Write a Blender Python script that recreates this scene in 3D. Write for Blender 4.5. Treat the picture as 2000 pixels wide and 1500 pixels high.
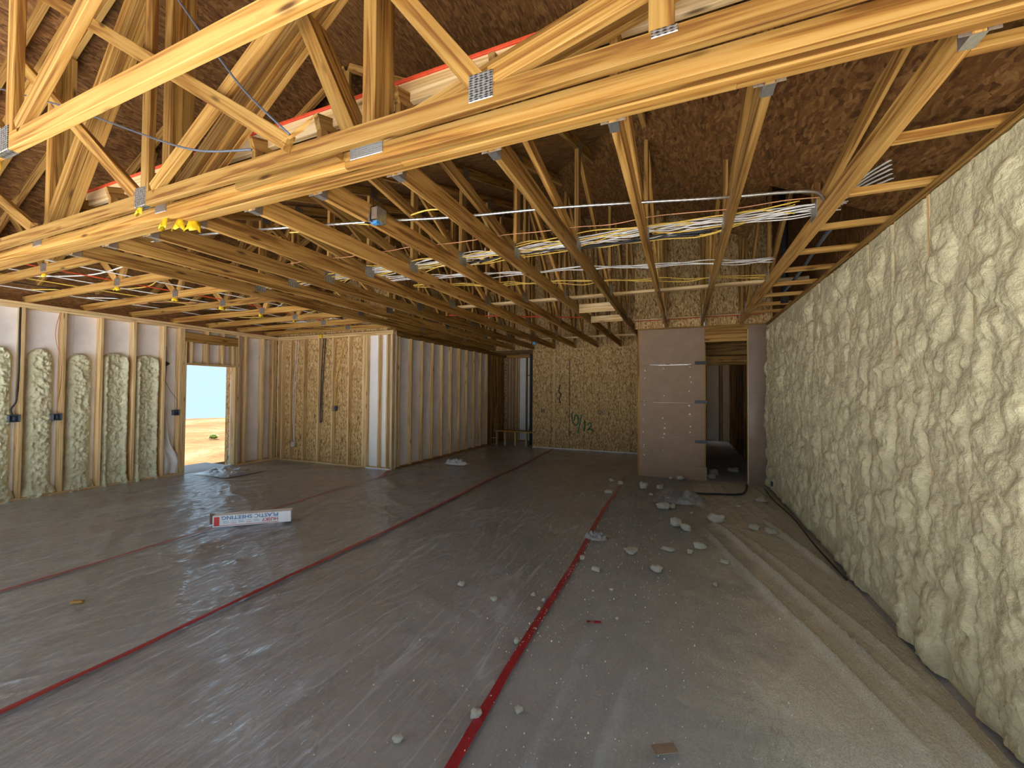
import bpy, bmesh, math, random
import numpy as np
from mathutils import Vector, Matrix

# ------------------------------------------------------------------ reset, camera, light
for o in list(bpy.data.objects):
    bpy.data.objects.remove(o)
scene = bpy.context.scene
COL = scene.collection
random.seed(7)
rng = np.random.default_rng(11)

FPX, YAW, PITCH, ROLL, EYE = 797.9, 22.708, 1.1805, 0.4166, 1.5705
cd = bpy.data.cameras.new('camera')
cd.sensor_fit = 'HORIZONTAL'
cd.sensor_width = 36.0
cd.lens = FPX / 2000.0 * 36.0
cd.clip_start = 0.05
cd.clip_end = 2000
cam = bpy.data.objects.new('camera', cd)
COL.objects.link(cam)
y_, p_, r_ = [math.radians(a) for a in (YAW, PITCH, ROLL)]
Fv = Vector((-math.sin(y_) * math.cos(p_), math.cos(y_) * math.cos(p_), math.sin(p_)))
Rv = Vector((math.cos(y_), math.sin(y_), 0))
Uv = Rv.cross(Fv)
R2 = Rv * math.cos(r_) + Uv * math.sin(r_)
U2 = -Rv * math.sin(r_) + Uv * math.cos(r_)
cam.matrix_world = Matrix(((R2.x, U2.x, -Fv.x, 0), (R2.y, U2.y, -Fv.y, 0), (R2.z, U2.z, -Fv.z, EYE), (0, 0, 0, 1)))
scene.camera = cam

w = bpy.data.worlds.new('sky')
scene.world = w
w.use_nodes = True
bg = w.node_tree.nodes['Background']
bg.inputs['Color'].default_value = (0.56, 0.78, 0.95, 1)
bg.inputs['Strength'].default_value = 0.405

sd = bpy.data.lights.new('sun', 'SUN')
sd.energy = 11.5
sd.angle = math.radians(0.6)
sd.color = (1.0, 0.97, 0.93)
sun = bpy.data.objects.new('sun', sd)
COL.objects.link(sun)
# the sun stands behind the camera, high over the open end of the house
sdir = Vector((-0.30, 1.0, -3.15)).normalized()
sun.rotation_euler = sdir.to_track_quat('-Z', 'Y').to_euler()
sun.location = (2, -20, 20)

scene.view_settings.view_transform = 'Standard'
scene.view_settings.look = 'None'
scene.view_settings.gamma = 1.0
scene.view_settings.use_curve_mapping = False
scene.view_settings.exposure = 1.62
scene.cycles.max_bounces = 14
scene.cycles.diffuse_bounces = 9
scene.cycles.transparent_max_bounces = 16

# ------------------------------------------------------------------ materials
MATS = {}


def nt(name):
    m = bpy.data.materials.new(name)
    m.use_nodes = True
    t = m.node_tree
    t.nodes.clear()
    out = t.nodes.new('ShaderNodeOutputMaterial')
    MATS[name] = m
    return m, t, out


def N(t, kind, **kw):
    n = t.nodes.new(kind)
    for k, v in kw.items():
        if k.startswith('_'):
            setattr(n, k[1:], v)
        else:
            n.inputs[k.replace('__', ' ')].default_value = v
    return n


def ramp(t, stops, fac):
    r = t.nodes.new('ShaderNodeValToRGB')
    el = r.color_ramp.elements
    while len(el) < len(stops):
        el.new(0.5)
    for e, (p, c) in zip(el, stops):
        e.position = p
        e.color = (c[0], c[1], c[2], 1)
    t.links.new(fac, r.inputs['Fac'])
    return r.outputs['Color']


def principled(t, out, rough=0.7, metal=0.0, spec=0.5):
    b = t.nodes.new('ShaderNodeBsdfPrincipled')
    b.inputs['Roughness'].default_value = rough
    b.inputs['Metallic'].default_value = metal
    b.inputs['Specular IOR Level'].default_value = spec
    t.links.new(b.outputs[0], out.inputs['Surface'])
    return b


def mixc(t, a, b, fac, mode='MIX'):
    m = t.nodes.new('ShaderNodeMix')
    m.data_type = 'RGBA'
    m.blend_type = mode
    for sock, v in ((m.inputs[6], a), (m.inputs[7], b), (m.inputs[0], fac)):
        if hasattr(v, 'is_linked'):
            t.links.new(v, sock)
        elif isinstance(v, (int, float)):
            sock.default_value = v
        else:
            sock.default_value = (v[0], v[1], v[2], 1)
    return m.outputs[2]


def objvec(t, scale=(1, 1, 1), rand=True, kind='Object'):
    tc = t.nodes.new('ShaderNodeTexCoord')
    mp = t.nodes.new('ShaderNodeMapping')
    mp.inputs['Scale'].default_value = scale
    t.links.new(tc.outputs[kind], mp.inputs['Vector'])
    info = t.nodes.new('ShaderNodeObjectInfo')
    if rand:
        ml = N(t, 'ShaderNodeMath', _operation='MULTIPLY')
        ml.inputs[1].default_value = 57.0
        t.links.new(info.outputs['Random'], ml.inputs[0])
        cx = t.nodes.new('ShaderNodeCombineXYZ')
        for i in range(3):
            t.links.new(ml.outputs[0], cx.inputs[i])
        t.links.new(cx.outputs[0], mp.inputs['Location'])
    return mp.outputs[0], info.outputs['Random']


def noise(t, vec, scale=1.0, detail=4.0, rough=0.55, dist=0.0):
    n = N(t, 'ShaderNodeTexNoise', Scale=scale, Detail=detail, Roughness=rough, Distortion=dist)
    t.links.new(vec, n.inputs['Vector'])
    return n.outputs['Fac']


def bump(t, b, h, strength=0.3, dist=0.01):
    bp = N(t, 'ShaderNodeBump', Strength=strength, Distance=dist)
    t.links.new(h, bp.inputs['Height'])
    t.links.new(bp.outputs[0], b.inputs['Normal'])


def m_wood(name, light, mid, dark, var=0.35):
    m, t, out = nt(name)
    b = principled(t, out, 0.62, 0, 0.35)
    v, rnd = objvec(t, (0.9, 34, 34))
    g1 = noise(t, v, 1.0, 5, 0.6, 0.6)
    v2, _ = objvec(t, (0.35, 9, 9))
    g2 = noise(t, v2, 1.0, 3, 0.5, 1.5)
    wv = N(t, 'ShaderNodeMath', _operation='MULTIPLY')
    wv.inputs[1].default_value = 26.0
    t.links.new(g2, wv.inputs[0])
    sn = N(t, 'ShaderNodeMath', _operation='SINE')
    t.links.new(wv.outputs[0], sn.inputs[0])
    ad = N(t, 'ShaderNodeMath', _operation='MULTIPLY_ADD')
    ad.inputs[1].default_value = 0.13
    t.links.new(sn.outputs[0], ad.inputs[0])
    t.links.new(g1, ad.inputs[2])
    c = ramp(t, [(0.30, dark), (0.46, mid), (0.68, light)], ad.outputs[0])
    # knots
    v3, _ = objvec(t, (2.2, 9, 9))
    vo = N(t, 'ShaderNodeTexVoronoi', Scale=1.0)
    t.links.new(v3, vo.inputs['Vector'])
    kn = ramp(t, [(0.05, (1, 1, 1)), (0.16, (0, 0, 0))], vo.outputs['Distance'])
    c = mixc(t, c, tuple(x * 0.42 for x in dark), kn)
    # board to board change of tone
    tone = ramp(t, [(0.0, (1 - var, 1 - var, 1 - var * 1.1)), (1.0, (1 + var * 0.35, 1 + var * 0.35, 1 + var * 0.3))], rnd)
    c = mixc(t, c, tone, 1.0, 'MULTIPLY')
    t.links.new(c, b.inputs['Base Color'])
    bump(t, b, g1, 0.25, 0.003)
    return m


def m_osb(name, cols, scale=1.0, lines=None):
    m, t, out = nt(name)
    b = principled(t, out, 0.7, 0, 0.3)
    tc = t.nodes.new('ShaderNodeTexCoord')
    warp = N(t, 'ShaderNodeTexNoise', Scale=5.0 * scale, Detail=1.0)
    t.links.new(tc.outputs['Object'], warp.inputs['Vector'])
    mad = N(t, 'ShaderNodeVectorMath', _operation='MULTIPLY_ADD')
    mad.inputs[1].default_value = (0.10, 0.10, 0.10)
    t.links.new(warp.outputs['Color'], mad.inputs[0])
    t.links.new(tc.outputs['Object'], mad.inputs[2])
    c = None
    h = None
    for k, (sc, rot) in enumerate((((15, 62, 62), 0.35), ((16, 58, 58), -0.75))):
        mp = t.nodes.new('ShaderNodeMapping')
        mp.inputs['Scale'].default_value = tuple(s * scale for s in sc)
        mp.inputs['Rotation'].default_value = (0, 0, rot)
        t.links.new(mad.outputs[0], mp.inputs['Vector'])
        vo = N(t, 'ShaderNodeTexVoronoi', Scale=1.0)
        t.links.new(mp.outputs[0], vo.inputs['Vector'])
        sep = t.nodes.new('ShaderNodeSeparateColor')
        t.links.new(vo.outputs['Color'], sep.inputs[0])
        cc = ramp(t, [(0.0, cols[0]), (0.35, cols[1]), (0.7, cols[2]), (1.0, cols[3])], sep.outputs[k])
        if c is None:
            c, h = cc, vo.outputs['Distance']
        else:
            big = noise(t, tc.outputs['Object'], 9 * scale, 2, 0.6)
            sel = ramp(t, [(0.45, (0, 0, 0)), (0.55, (1, 1, 1))], big)
            c = mixc(t, c, cc, sel)
    fine = noise(t, tc.outputs['Object'], 120 * scale, 3, 0.7)
    fr = ramp(t, [(0.3, (0.72, 0.7, 0.66)), (0.7, (1.12, 1.12, 1.1))], fine)
    c = mixc(t, c, fr, 1.0, 'MULTIPLY')
    t.links.new(c, b.inputs['Base Color'])
    bump(t, b, h, 0.35, 0.004)
    return m


def m_foam(name, light, mid, dark, sc=55):
    m, t, out = nt(name)
    b = principled(t, out, 0.55, 0, 0.3)
    tc = t.nodes.new('ShaderNodeTexCoord')
    n1 = noise(t, tc.outputs['Object'], 7, 4, 0.6)
    c = ramp(t, [(0.3, dark), (0.5, mid), (0.68, light)], n1)
    t.links.new(c, b.inputs['Base Color'])
    n2 = noise(t, tc.outputs['Object'], sc, 5, 0.6, 1.2)
    vo = N(t, 'ShaderNodeTexVoronoi', Scale=sc * 0.7, _feature='SMOOTH_F1')
    t.links.new(tc.outputs['Object'], vo.inputs['Vector'])
    ad = N(t, 'ShaderNodeMath', _operation='ADD')
    t.links.new(n2, ad.inputs[0])
    t.links.new(vo.outputs['Distance'], ad.inputs[1])
    bump(t, b, ad.outputs[0], 0.75, 0.012)
    return m


def m_plain(name, col, rough=0.6, metal=0.0, var=0.12, sc=12, bumpk=0.0, spec=0.5):
    m, t, out = nt(name)
    b = principled(t, out, rough, metal, spec)
    tc = t.nodes.new('ShaderNodeTexCoord')
    n1 = noise(t, tc.outputs['Object'], sc, 4, 0.6)
    c = ramp(t, [(0.3, tuple(x * (1 - var) for x in col)), (0.7, tuple(min(1, x * (1 + var)) for x in col))], n1)
    t.links.new(c, b.inputs['Base Color'])
    if bumpk:
        bump(t, b, n1, bumpk, 0.006)
    return m


def m_plate(name):
    m, t, out = nt(name)
    b = principled(t, out, 0.38, 0.85)
    tc = t.nodes.new('ShaderNodeTexCoord')
    mp = t.nodes.new('ShaderNodeMapping')
    mp.inputs['Scale'].default_value = (42, 42, 90)
    t.links.new(tc.outputs['Object'], mp.inputs['Vector'])
    vo = N(t, 'ShaderNodeTexVoronoi', Scale=1.0, Randomness=0.25)
    t.links.new(mp.outputs[0], vo.inputs['Vector'])
    c = ramp(t, [(0.12, (0.03, 0.03, 0.03)), (0.3, (0.22, 0.22, 0.21)), (0.5, (0.55, 0.55, 0.53))], vo.outputs['Distance'])
    t.links.new(c, b.inputs['Base Color'])
    bump(t, b, vo.outputs['Distance'], 0.6, 0.004)
    return m


def m_sheet(name, dust=None):
    """thin clear plastic: see-through, a little milky, glossy; dust = overspray that settled near the foam wall"""
    m, t, out = nt(name)
    tc = t.nodes.new('ShaderNodeTexCoord')
    tr = t.nodes.new('ShaderNodeBsdfTransparent')
    df = t.nodes.new('ShaderNodeBsdfDiffuse')
    gl = t.nodes.new('ShaderNodeBsdfGlossy')
    gl.inputs['Roughness'].default_value = 0.06
    gl.inputs['Color'].default_value = (0.95, 0.97, 1, 1)
    milk = noise(t, tc.outputs['Object'], 1.3, 5, 0.65, 0.8)
    mr = N(t, 'ShaderNodeMapRange')
    mr.inputs['From Min'].default_value = 0.3
    mr.inputs['From Max'].default_value = 0.75
    mr.inputs['To Min'].default_value = 0.24
    mr.inputs['To Max'].default_value = 0.46
    t.links.new(milk, mr.inputs['Value'])
    fac = mr.outputs[0]
    # folds where the film lies double: thin milky streaks
    for sc_, rt_, wd_, k_ in () if dust else (((2.6, 0.22, 1), 0.22, 0.006, 0.15), ((1.9, 0.25, 1), -0.45, 0.005, 0.13), ((3.0, 0.35, 1), 0.95, 0.004, 0.12), ((6, 0.4, 1), 0.05, 0.009, 0.07)):
        m9 = t.nodes.new('ShaderNodeMapping')
        m9.inputs['Scale'].default_value = sc_
        m9.inputs['Rotation'].default_value = (0, 0, rt_)
        t.links.new(tc.outputs['Object'], m9.inputs['Vector'])
        fn = noise(t, m9.outputs[0], 1.0, 2, 0.45, 0.5)
        rr = ramp(t, [(0.5 - wd_ * 2.2, (0, 0, 0)), (0.5, (k_, k_, k_)), (0.5 + wd_ * 0.6, (0, 0, 0))], fn)
        ad_ = N(t, 'ShaderNodeMath', _operation='ADD')
        ad_.use_clamp = True
        t.links.new(fac, ad_.inputs[0])
        t.links.new(rr, ad_.inputs[1])
        fac = ad_.outputs[0]
    df.inputs['Color'].default_value = (0.74, 0.78, 0.84, 1)
    if dust:
        sx = t.nodes.new('ShaderNodeSeparateXYZ')
        t.links.new(tc.outputs['Object'], sx.inputs[0])
        n0 = noise(t, tc.outputs['Object'], 1.1, 5, 0.6, 0.5)
        n9 = N(t, 'ShaderNodeMath', _operation='MULTIPLY_ADD')
        n9.inputs[1].default_value = 1.6
        t.links.new(n0, n9.inputs[0])
        t.links.new(sx.outputs[0], n9.inputs[2])
        dm = N(t, 'ShaderNodeMapRange')
        dm.inputs['From Min'].default_value = 0.45
        dm.inputs['From Max'].default_value = 1.35
        dm.inputs['To Min'].default_value = 0.0
        dm.inputs['To Max'].default_value = 0.9
        t.links.new(n9.outputs[0], dm.inputs['Value'])
        gr = noise(t, tc.outputs['Object'], 140, 2, 0.7)
        gm = N(t, 'ShaderNodeMapRange')
        gm.inputs['From Min'].default_value = 0.35
        gm.inputs['From Max'].default_value = 0.65
        gm.inputs['To Min'].default_value = 0.65
        gm.inputs['To Max'].default_value = 1.0
        t.links.new(gr, gm.inputs['Value'])
        dd = N(t, 'ShaderNodeMath', _operation='MULTIPLY')
        t.links.new(dm.outputs[0], dd.inputs[0])
        t.links.new(gm.outputs[0], dd.inputs[1])
        mx = N(t, 'ShaderNodeMath', _operation='MAXIMUM')
        t.links.new(dd.outputs[0], mx.inputs[0])
        t.links.new(fac, mx.inputs[1])
        fac = mx.outputs[0]
        cc = mixc(t, (0.5, 0.5, 0.5), dust, dm.outputs[0])
        t.links.new(cc, df.inputs['Color'])
    m1 = t.nodes.new('ShaderNodeMixShader')
    t.links.new(fac, m1.inputs[0])
    t.links.new(tr.outputs[0], m1.inputs[1])
    t.links.new(df.outputs[0], m1.inputs[2])
    fr = N(t, 'ShaderNodeFresnel', IOR=1.65)
    m2 = t.nodes.new('ShaderNodeMixShader')
    k = N(t, 'ShaderNodeMath', _operation='MULTIPLY')
    k.inputs[1].default_value = 0.45 if dust else 1.0
    t.links.new(fr.outputs[0], k.inputs[0])
    t.links.new(k.outputs[0], m2.inputs[0])
    t.links.new(m1.outputs[0], m2.inputs[1])
    t.links.new(gl.outputs[0], m2.inputs[2])
    t.links.new(m2.outputs[0], out.inputs['Surface'])
    # fine creases
    mp = t.nodes.new('ShaderNodeMapping')
    mp.inputs['Scale'].default_value = (7, 2.2, 3)
    mp.inputs['Rotation'].default_value = (0, 0, 0.35)
    t.links.new(tc.outputs['Object'], mp.inputs['Vector'])
    cn = noise(t, mp.outputs[0], 2.2, 6, 0.6, 1.8)
    bp = N(t, 'ShaderNodeBump', Strength=0.6, Distance=0.035)
    t.links.new(cn, bp.inputs['Height'])
    for s in (gl, fr, df):
        t.links.new(bp.outputs[0], s.inputs['Normal'])
    return m


def m_concrete(name):
    m, t, out = nt(name)
    b = principled(t, out, 0.6, 0, 0.4)
    tc = t.nodes.new('ShaderNodeTexCoord')
    n1 = noise(t, tc.outputs['Object'], 0.8, 6, 0.65, 0.6)
    c = ramp(t, [(0.3, (0.36, 0.375, 0.39)), (0.5, (0.46, 0.475, 0.49)), (0.7, (0.56, 0.57, 0.58))], n1)
    n2 = noise(t, tc.outputs['Object'], 60, 4, 0.7)
    c = mixc(t, c, ramp(t, [(0.3, (0.8, 0.8, 0.8)), (0.7, (1.15, 1.15, 1.15))], n2), 1.0, 'MULTIPLY')
    t.links.new(c, b.inputs['Base Color'])
    return m


def m_dirt(name):
    m, t, out = nt(name)
    b = principled(t, out, 0.95, 0, 0.1)
    tc = t.nodes.new('ShaderNodeTexCoord')
    n1 = noise(t, tc.outputs['Object'], 0.35, 7, 0.7, 0.4)
    c = ramp(t, [(0.35, (0.085, 0.042, 0.017)), (0.5, (0.125, 0.074, 0.034)), (0.65, (0.16, 0.115, 0.07))], n1)
    n2 = noise(t, tc.outputs['Object'], 9, 5, 0.7)
    c = mixc(t, c, ramp(t, [(0.3, (0.75, 0.72, 0.68)), (0.7, (1.1, 1.1, 1.1))], n2), 1.0, 'MULTIPLY')
    t.links.new(c, b.inputs['Base Color'])
    return m


WOOD = m_wood('pine_lumber', (0.53, 0.315, 0.092), (0.42, 0.215, 0.046), (0.23, 0.095, 0.017))
TRUSSW = m_wood('truss_lumber', (0.52, 0.30, 0.088), (0.37, 0.19, 0.045), (0.17, 0.075, 0.016), 0.42)
STUDW = m_wood('stud_lumber', (0.84, 0.64, 0.37), (0.74, 0.52, 0.25), (0.55, 0.34, 0.14), 0.2)
OSB = m_osb('osb_board', [(0.22, 0.11, 0.035), (0.52, 0.32, 0.12), (0.72, 0.50, 0.23), (0.84, 0.64, 0.36)])
SHADEOSB = m_osb('osb_shaded_deck', [(0.075, 0.030, 0.008), (0.15, 0.064, 0.018), (0.20, 0.095, 0.028), (0.27, 0.14, 0.046)], 0.9)  # darker copy of the board colour, with the attic shade put into it
FOAM = m_foam('spray_foam', (0.76, 0.70, 0.45), (0.66, 0.595, 0.375), (0.55, 0.485, 0.315))
FOAML = m_foam('spray_foam_fresh', (0.84, 0.83, 0.60), (0.74, 0.72, 0.49), (0.60, 0.57, 0.37), 42)
CHUNK = m_foam('foam_chunk', (0.95, 0.94, 0.84), (0.91, 0.89, 0.76), (0.80, 0.76, 0.58), 90)
PANEL = m_plain('pale_sheathing', (0.87, 0.855, 0.86), 0.6, 0, 0.12, 2.2)
PANELW = m_plain('white_sheathing', (0.90, 0.90, 0.91), 0.55, 0, 0.04, 3)
BROWN = m_plain('brown_fiberboard', (0.33, 0.215, 0.13), 0.55, 0, 0.10, 5)
BROWNG = m_plain('brown_membrane', (0.27, 0.19, 0.135), 0.30, 0, 0.12, 5, 0.5)
PLATE = m_plate('truss_plate_steel')
GALV = m_plain('galvanised_steel', (0.66, 0.66, 0.64), 0.32, 0.9, 0.2, 40)
SHEET = m_sheet('clear_plastic')
SHEETD = m_sheet('clear_plastic_dusty', (0.82, 0.77, 0.59))
CONC = m_concrete('concrete_slab')
DIRT = m_dirt('desert_dirt')
BOUNCE = m_plain('pale_bounce_slab', (0.68, 0.68, 0.68), 0.8, 0, 0.08, 3)  # kept pale so the added slab throws more sunlight indoors
RED = m_plain('red_tape', (0.33, 0.022, 0.03), 0.35, 0, 0.15, 20)
REDE = m_plain('red_edge_paint', (0.70, 0.075, 0.02), 0.6, 0, 0.15, 20)
YEL = m_plain('yellow_plastic', (0.85, 0.60, 0.02), 0.4, 0, 0.08, 20)
CW = m_plain('white_cable', (0.78, 0.77, 0.74), 0.4, 0, 0.05, 20)
CY = m_plain('yellow_cable', (0.80, 0.55, 0.10), 0.4, 0, 0.05, 20)
CO = m_plain('copper_line', (0.62, 0.30, 0.15), 0.4, 0, 0.05, 20)
CB = m_plain('black_cable', (0.02, 0.02, 0.022), 0.45, 0, 0.05, 20)
CG = m_plain('slate_cable', (0.09, 0.11, 0.15), 0.45, 0, 0.05, 20)
BLUEBOX = m_plain('slate_blue_box', (0.09, 0.12, 0.17), 0.5, 0, 0.1, 20)
BLUE = m_plain('blue_plastic', (0.05, 0.22, 0.50), 0.4, 0, 0.1, 20)
DARK = m_plain('dark_felt', (0.035, 0.033, 0.032), 0.8, 0, 0.2, 6)
DRAPE = m_plain('white_drape', (0.78, 0.78, 0.78), 0.35, 0, 0.05, 4)
CARD = m_plain('printed_white_card', (0.80, 0.81, 0.83), 0.45, 0, 0.03, 10)
PRED = m_plain('print_red', (0.62, 0.05, 0.04), 0.5, 0, 0.05, 10)
PBLUE = m_plain('print_blue', (0.06, 0.20, 0.42), 0.5, 0, 0.05, 10)
KRAFT = m_plain('kraft_card', (0.16, 0.075, 0.045), 0.7, 0, 0.1, 10)
GREENP = m_plain('green_marker', (0.03, 0.14, 0.06), 0.7, 0, 0.3, 30)
LEAF = m_plain('dry_green_leaf', (0.22, 0.27, 0.10), 0.7, 0, 0.3, 30)
TAPEB = m_plain('black_tape', (0.012, 0.012, 0.013), 0.35, 0, 0.1, 20)

# ------------------------------------------------------------------ helpers


def tag(o, label=None, cat=None, group=None, kind=None):
    if label:
        o['label'] = label
    if cat:
        o['category'] = cat
    if group:
        o['group'] = group
    if kind:
        o['kind'] = kind
    return o


def empty(name, loc, label=None, cat=None, group=None, kind=None):
    o = bpy.data.objects.new(name, None)
    o.location = loc
    o.empty_display_size = 0.1
    COL.objects.link(o)
    return tag(o, label, cat, group, kind)


def adopt(o, parent):
    if parent is not None:
        o.parent = parent
        mw = Matrix.Translation(parent.location) if parent.parent is None and parent.type == 'EMPTY' else parent['_mw'] if '_mw' in parent else parent.matrix_basis.copy()
        if parent.parent is not None:
            mw = WORLD[parent.name]
        o.matrix_parent_inverse = mw.inverted()


WORLD = {}


def link(name, mesh, mw, parent=None):
    o = bpy.data.objects.new(name, mesh)
    COL.objects.link(o)
    o.matrix_basis = mw
    WORLD[o.name] = mw.copy()
    if parent is not None:
        o.parent = parent
        pw = WORLD[parent.name] if parent.name in WORLD else Matrix.Translation(parent.location)
        o.matrix_parent_inverse = pw.inverted()
    return o


def mesh_of(name, verts, faces, mat, smooth=False):
    me = bpy.data.meshes.new(name)
    me.from_pydata([tuple(map(float, v)) for v in verts], [], faces)
    me.materials.append(mat)
    if smooth:
        me.polygons.foreach_set('use_smooth', [True] * len(me.polygons))
    me.update()
    return me


BC = {}


def box_mesh(l, wd, h, mat, ch=0.0025):
    key = (round(l, 3), round(wd, 4), round(h, 4), mat.name, ch)
    if key in BC:
        return BC[key]
    y, z, c = wd / 2, h / 2, min(max(ch, 1e-5), wd * 0.2, h * 0.2)
    ring = [(y - c, z), (y, z - c), (y, -z + c), (y - c, -z), (-y + c, -z), (-y, -z + c), (-y, z - c), (-y + c, z)]
    vs = [(-l / 2, a, b) for a, b in ring] + [(l / 2, a, b) for a, b in ring]
    fs = [(i, i + 8, (i + 1) % 8 + 8, (i + 1) % 8) for i in range(8)]
    fs += [tuple(range(0, 8)), tuple(range(15, 7, -1))]
    me = mesh_of('board', vs, fs, mat)
    BC[key] = me
    return me


def frame(a, b, up):
    a, b, up = Vector(a), Vector(b), Vector(up)
    x = (b - a).normalized()
    z = (up - x * up.dot(x)).normalized()
    y = z.cross(x)
    c = (a + b) / 2
    return Matrix(((x.x, y.x, z.x, c.x), (x.y, y.y, z.y, c.y), (x.z, y.z, z.z, c.z), (0, 0, 0, 1)))


def board(name, a, b, wd, h, mat, parent=None, up=(0, 0, 1), ch=0.0025):
    """timber from a to b (centre line); h measured along up, wd across"""
    L = (Vector(b) - Vector(a)).length
    return link(name, box_mesh(L, wd, h, mat, ch), frame(a, b, up), parent)


def block(name, lo, hi, mat, parent=None, axis=None):
    """axis-aligned box with its grain along the longest side"""
    lo, hi = Vector(lo), Vector(hi)
    c = (lo + hi) / 2
    d = hi - lo
    k = axis if axis is not None else max(range(3), key=lambda i: d[i])
    e = Vector((0, 0, 0))
    e[k] = d[k] / 2
    up = Vector((0, 0, 1)) if k != 2 else Vector((0, 1, 0))
    if k == 0:
        wd, h = d.y, d.z
    elif k == 1:
        wd, h = d.x, d.z
    else:
        wd, h = d.x, d.y
    return board(name, c - e, c + e, wd, h, mat, parent, up)


def tube_mesh(pts, r, mat, seg=6, name='cable', ridged=None):
    pts = [Vector(p) for p in pts]
    vs, fs = [], []
    n = len(pts)
    for i, p in enumerate(pts):
        d = (pts[min(i + 1, n - 1)] - pts[max(i - 1, 0)]).normalized()
        up = Vector((0, 0, 1)) if abs(d.z) < 0.9 else Vector((1, 0, 0))
        s = d.cross(up).normalized()
        u = s.cross(d)
        rr = r if not ridged else (r if i % 2 else r * ridged)
        for k in range(seg):
            a = 2 * math.pi * k / seg
            vs.append(p + s * math.cos(a) * rr + u * math.sin(a) * rr)
    for i in range(n - 1):
        for k in range(seg):
            k2 = (k + 1) % seg
            fs.append((i * seg + k, i * seg + k2, (i + 1) * seg + k2, (i + 1) * seg + k))
    fs.append(tuple(range(seg - 1, -1, -1)))
    fs.append(tuple((n - 1) * seg + k for k in range(seg)))
    return mesh_of(name, vs, fs, mat, True)


def smooth_path(ctrl, per=8):
    P = [Vector(p) for p in ctrl]
    P = [P[0]] + P + [P[-1]]
    out = []
    for i in range(1, len(P) - 2):
        for k in range(per):
            t = k / per
            a, b, c, d = P[i - 1], P[i], P[i + 1], P[i + 2]
            out.append(0.5 * ((2 * b) + (c - a) * t + (2 * a - 5 * b + 4 * c - d) * t * t + (3 * b - a - 3 * c + d) * t ** 3))
    out.append(P[-2])
    return out


def cable(name, ctrl, r, mat, label=None, cat='cable', group=None, parent=None, per=8, seg=6):
    o = link(name, tube_mesh(smooth_path(ctrl, per), r, mat, seg), Matrix.Identity(4), parent)
    return tag(o, label, cat, group) if label else o


TAB = rng.random((256, 256))


def vn(x, y, s=0):
    x = np.asarray(x, float) + 17.3 * s + 300
    y = np.asarray(y, float) + 9.1 * s + 300
    xi, yi = np.floor(x).astype(int), np.floor(y).astype(int)
    fx, fy = x - xi, y - yi
    fx, fy = fx * fx * (3 - 2 * fx), fy * fy * (3 - 2 * fy)
    a = TAB[xi % 256, yi % 256]
    b = TAB[(xi + 1) % 256, yi % 256]
    c = TAB[xi % 256, (yi + 1) % 256]
    d = TAB[(xi + 1) % 256, (yi + 1) % 256]
    return (a * (1 - fx) + b * fx) * (1 - fy) + (c * (1 - fx) + d * fx) * fy


def fbm(x, y, s=0, o=4):
    r, amp, tot = 0, 1.0, 0
    for k in range(o):
        r = r + amp * vn(x * 2 ** k, y * 2 ** k, s + k)
        tot += amp
        amp *= 0.5
    return r / tot


def grid_mesh(name, P, mat, smooth=True, mask=None):
    """P: (n, m, 3) array"""
    n, m = P.shape[:2]
    idx = np.arange(n * m).reshape(n, m)
    f = np.stack([idx[:-1, :-1], idx[1:, :-1], idx[1:, 1:], idx[:-1, 1:]], -1).reshape(-1, 4)
    if mask is not None:
        f = f[mask.reshape(-1)]
    me = bpy.data.meshes.new(name)
    me.vertices.add(n * m)
    me.vertices.foreach_set('co', P.reshape(-1).astype(np.float32))
    me.loops.add(len(f) * 4)
    me.loops.foreach_set('vertex_index', f.reshape(-1).astype(np.int32))
    me.polygons.add(len(f))
    me.polygons.foreach_set('loop_start', np.arange(len(f), dtype=np.int32) * 4)
    me.polygons.foreach_set('loop_total', np.full(len(f), 4, dtype=np.int32))
    if smooth:
        me.polygons.foreach_set('use_smooth', np.ones(len(f), dtype=bool))
    me.materials.append(mat)
    me.update(calc_edges=True)
    me.validate()
    return me


I4 = Matrix.Identity(4)
H = 2.80            # underside of the trusses
XL, XR = -8.61, 1.35
YB = -1.0           # open end of the house behind the camera
S = 0.6096
S16 = 0.4064

# ------------------------------------------------------------------ ground, floor
gx = np.concatenate([np.linspace(-90, -34, 8), np.linspace(-31, 30, 40), np.linspace(34, 80, 7)])
gy = np.concatenate([np.linspace(-80, -30, 7), np.linspace(-28, 32, 40), np.linspace(36, 90, 8)])
GX, GY = np.meshgrid(gx, gy, indexing='ij')
GD = np.hypot(GX + 3, GY - 4)
GZ = -0.16 + 0.06 * (fbm(GX * 0.25, GY * 0.25, 3) - 0.5) * np.clip((GD - 9) / 6, 0, 1)
GZ -= np.clip(GD - 27.5, 0, None) ** 1.25 * 0.12
g = link('ground', grid_mesh('ground', np.stack([GX, GY, GZ], -1), DIRT), I4)
tag(g, 'bare orange and tan desert dirt outside the doorway', 'ground', kind='structure')

fl = block('floor', (-8.76, YB, -0.2), (1.5, 16.0, 0.0), CONC)
tag(fl, 'grey concrete floor slab under clear plastic sheeting', 'floor', kind='structure')

pt = block('bounce_slab', (-12, -7.5, -0.2), (4, YB - 0.01, -0.02), BOUNCE)  # added slab out of view, bounces sunlight into the room
tag(pt, 'pale concrete patio added outside the open end to bounce sunlight in', 'reflector', kind='structure')
apron = block('door_pad', (-9.9, 4.55, -0.22), (-8.765, 5.85, -0.05), CONC)
tag(apron, 'rough concrete pad just outside the open doorway', 'pad', kind='structure')

# ------------------------------------------------------------------ roof deck


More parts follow.
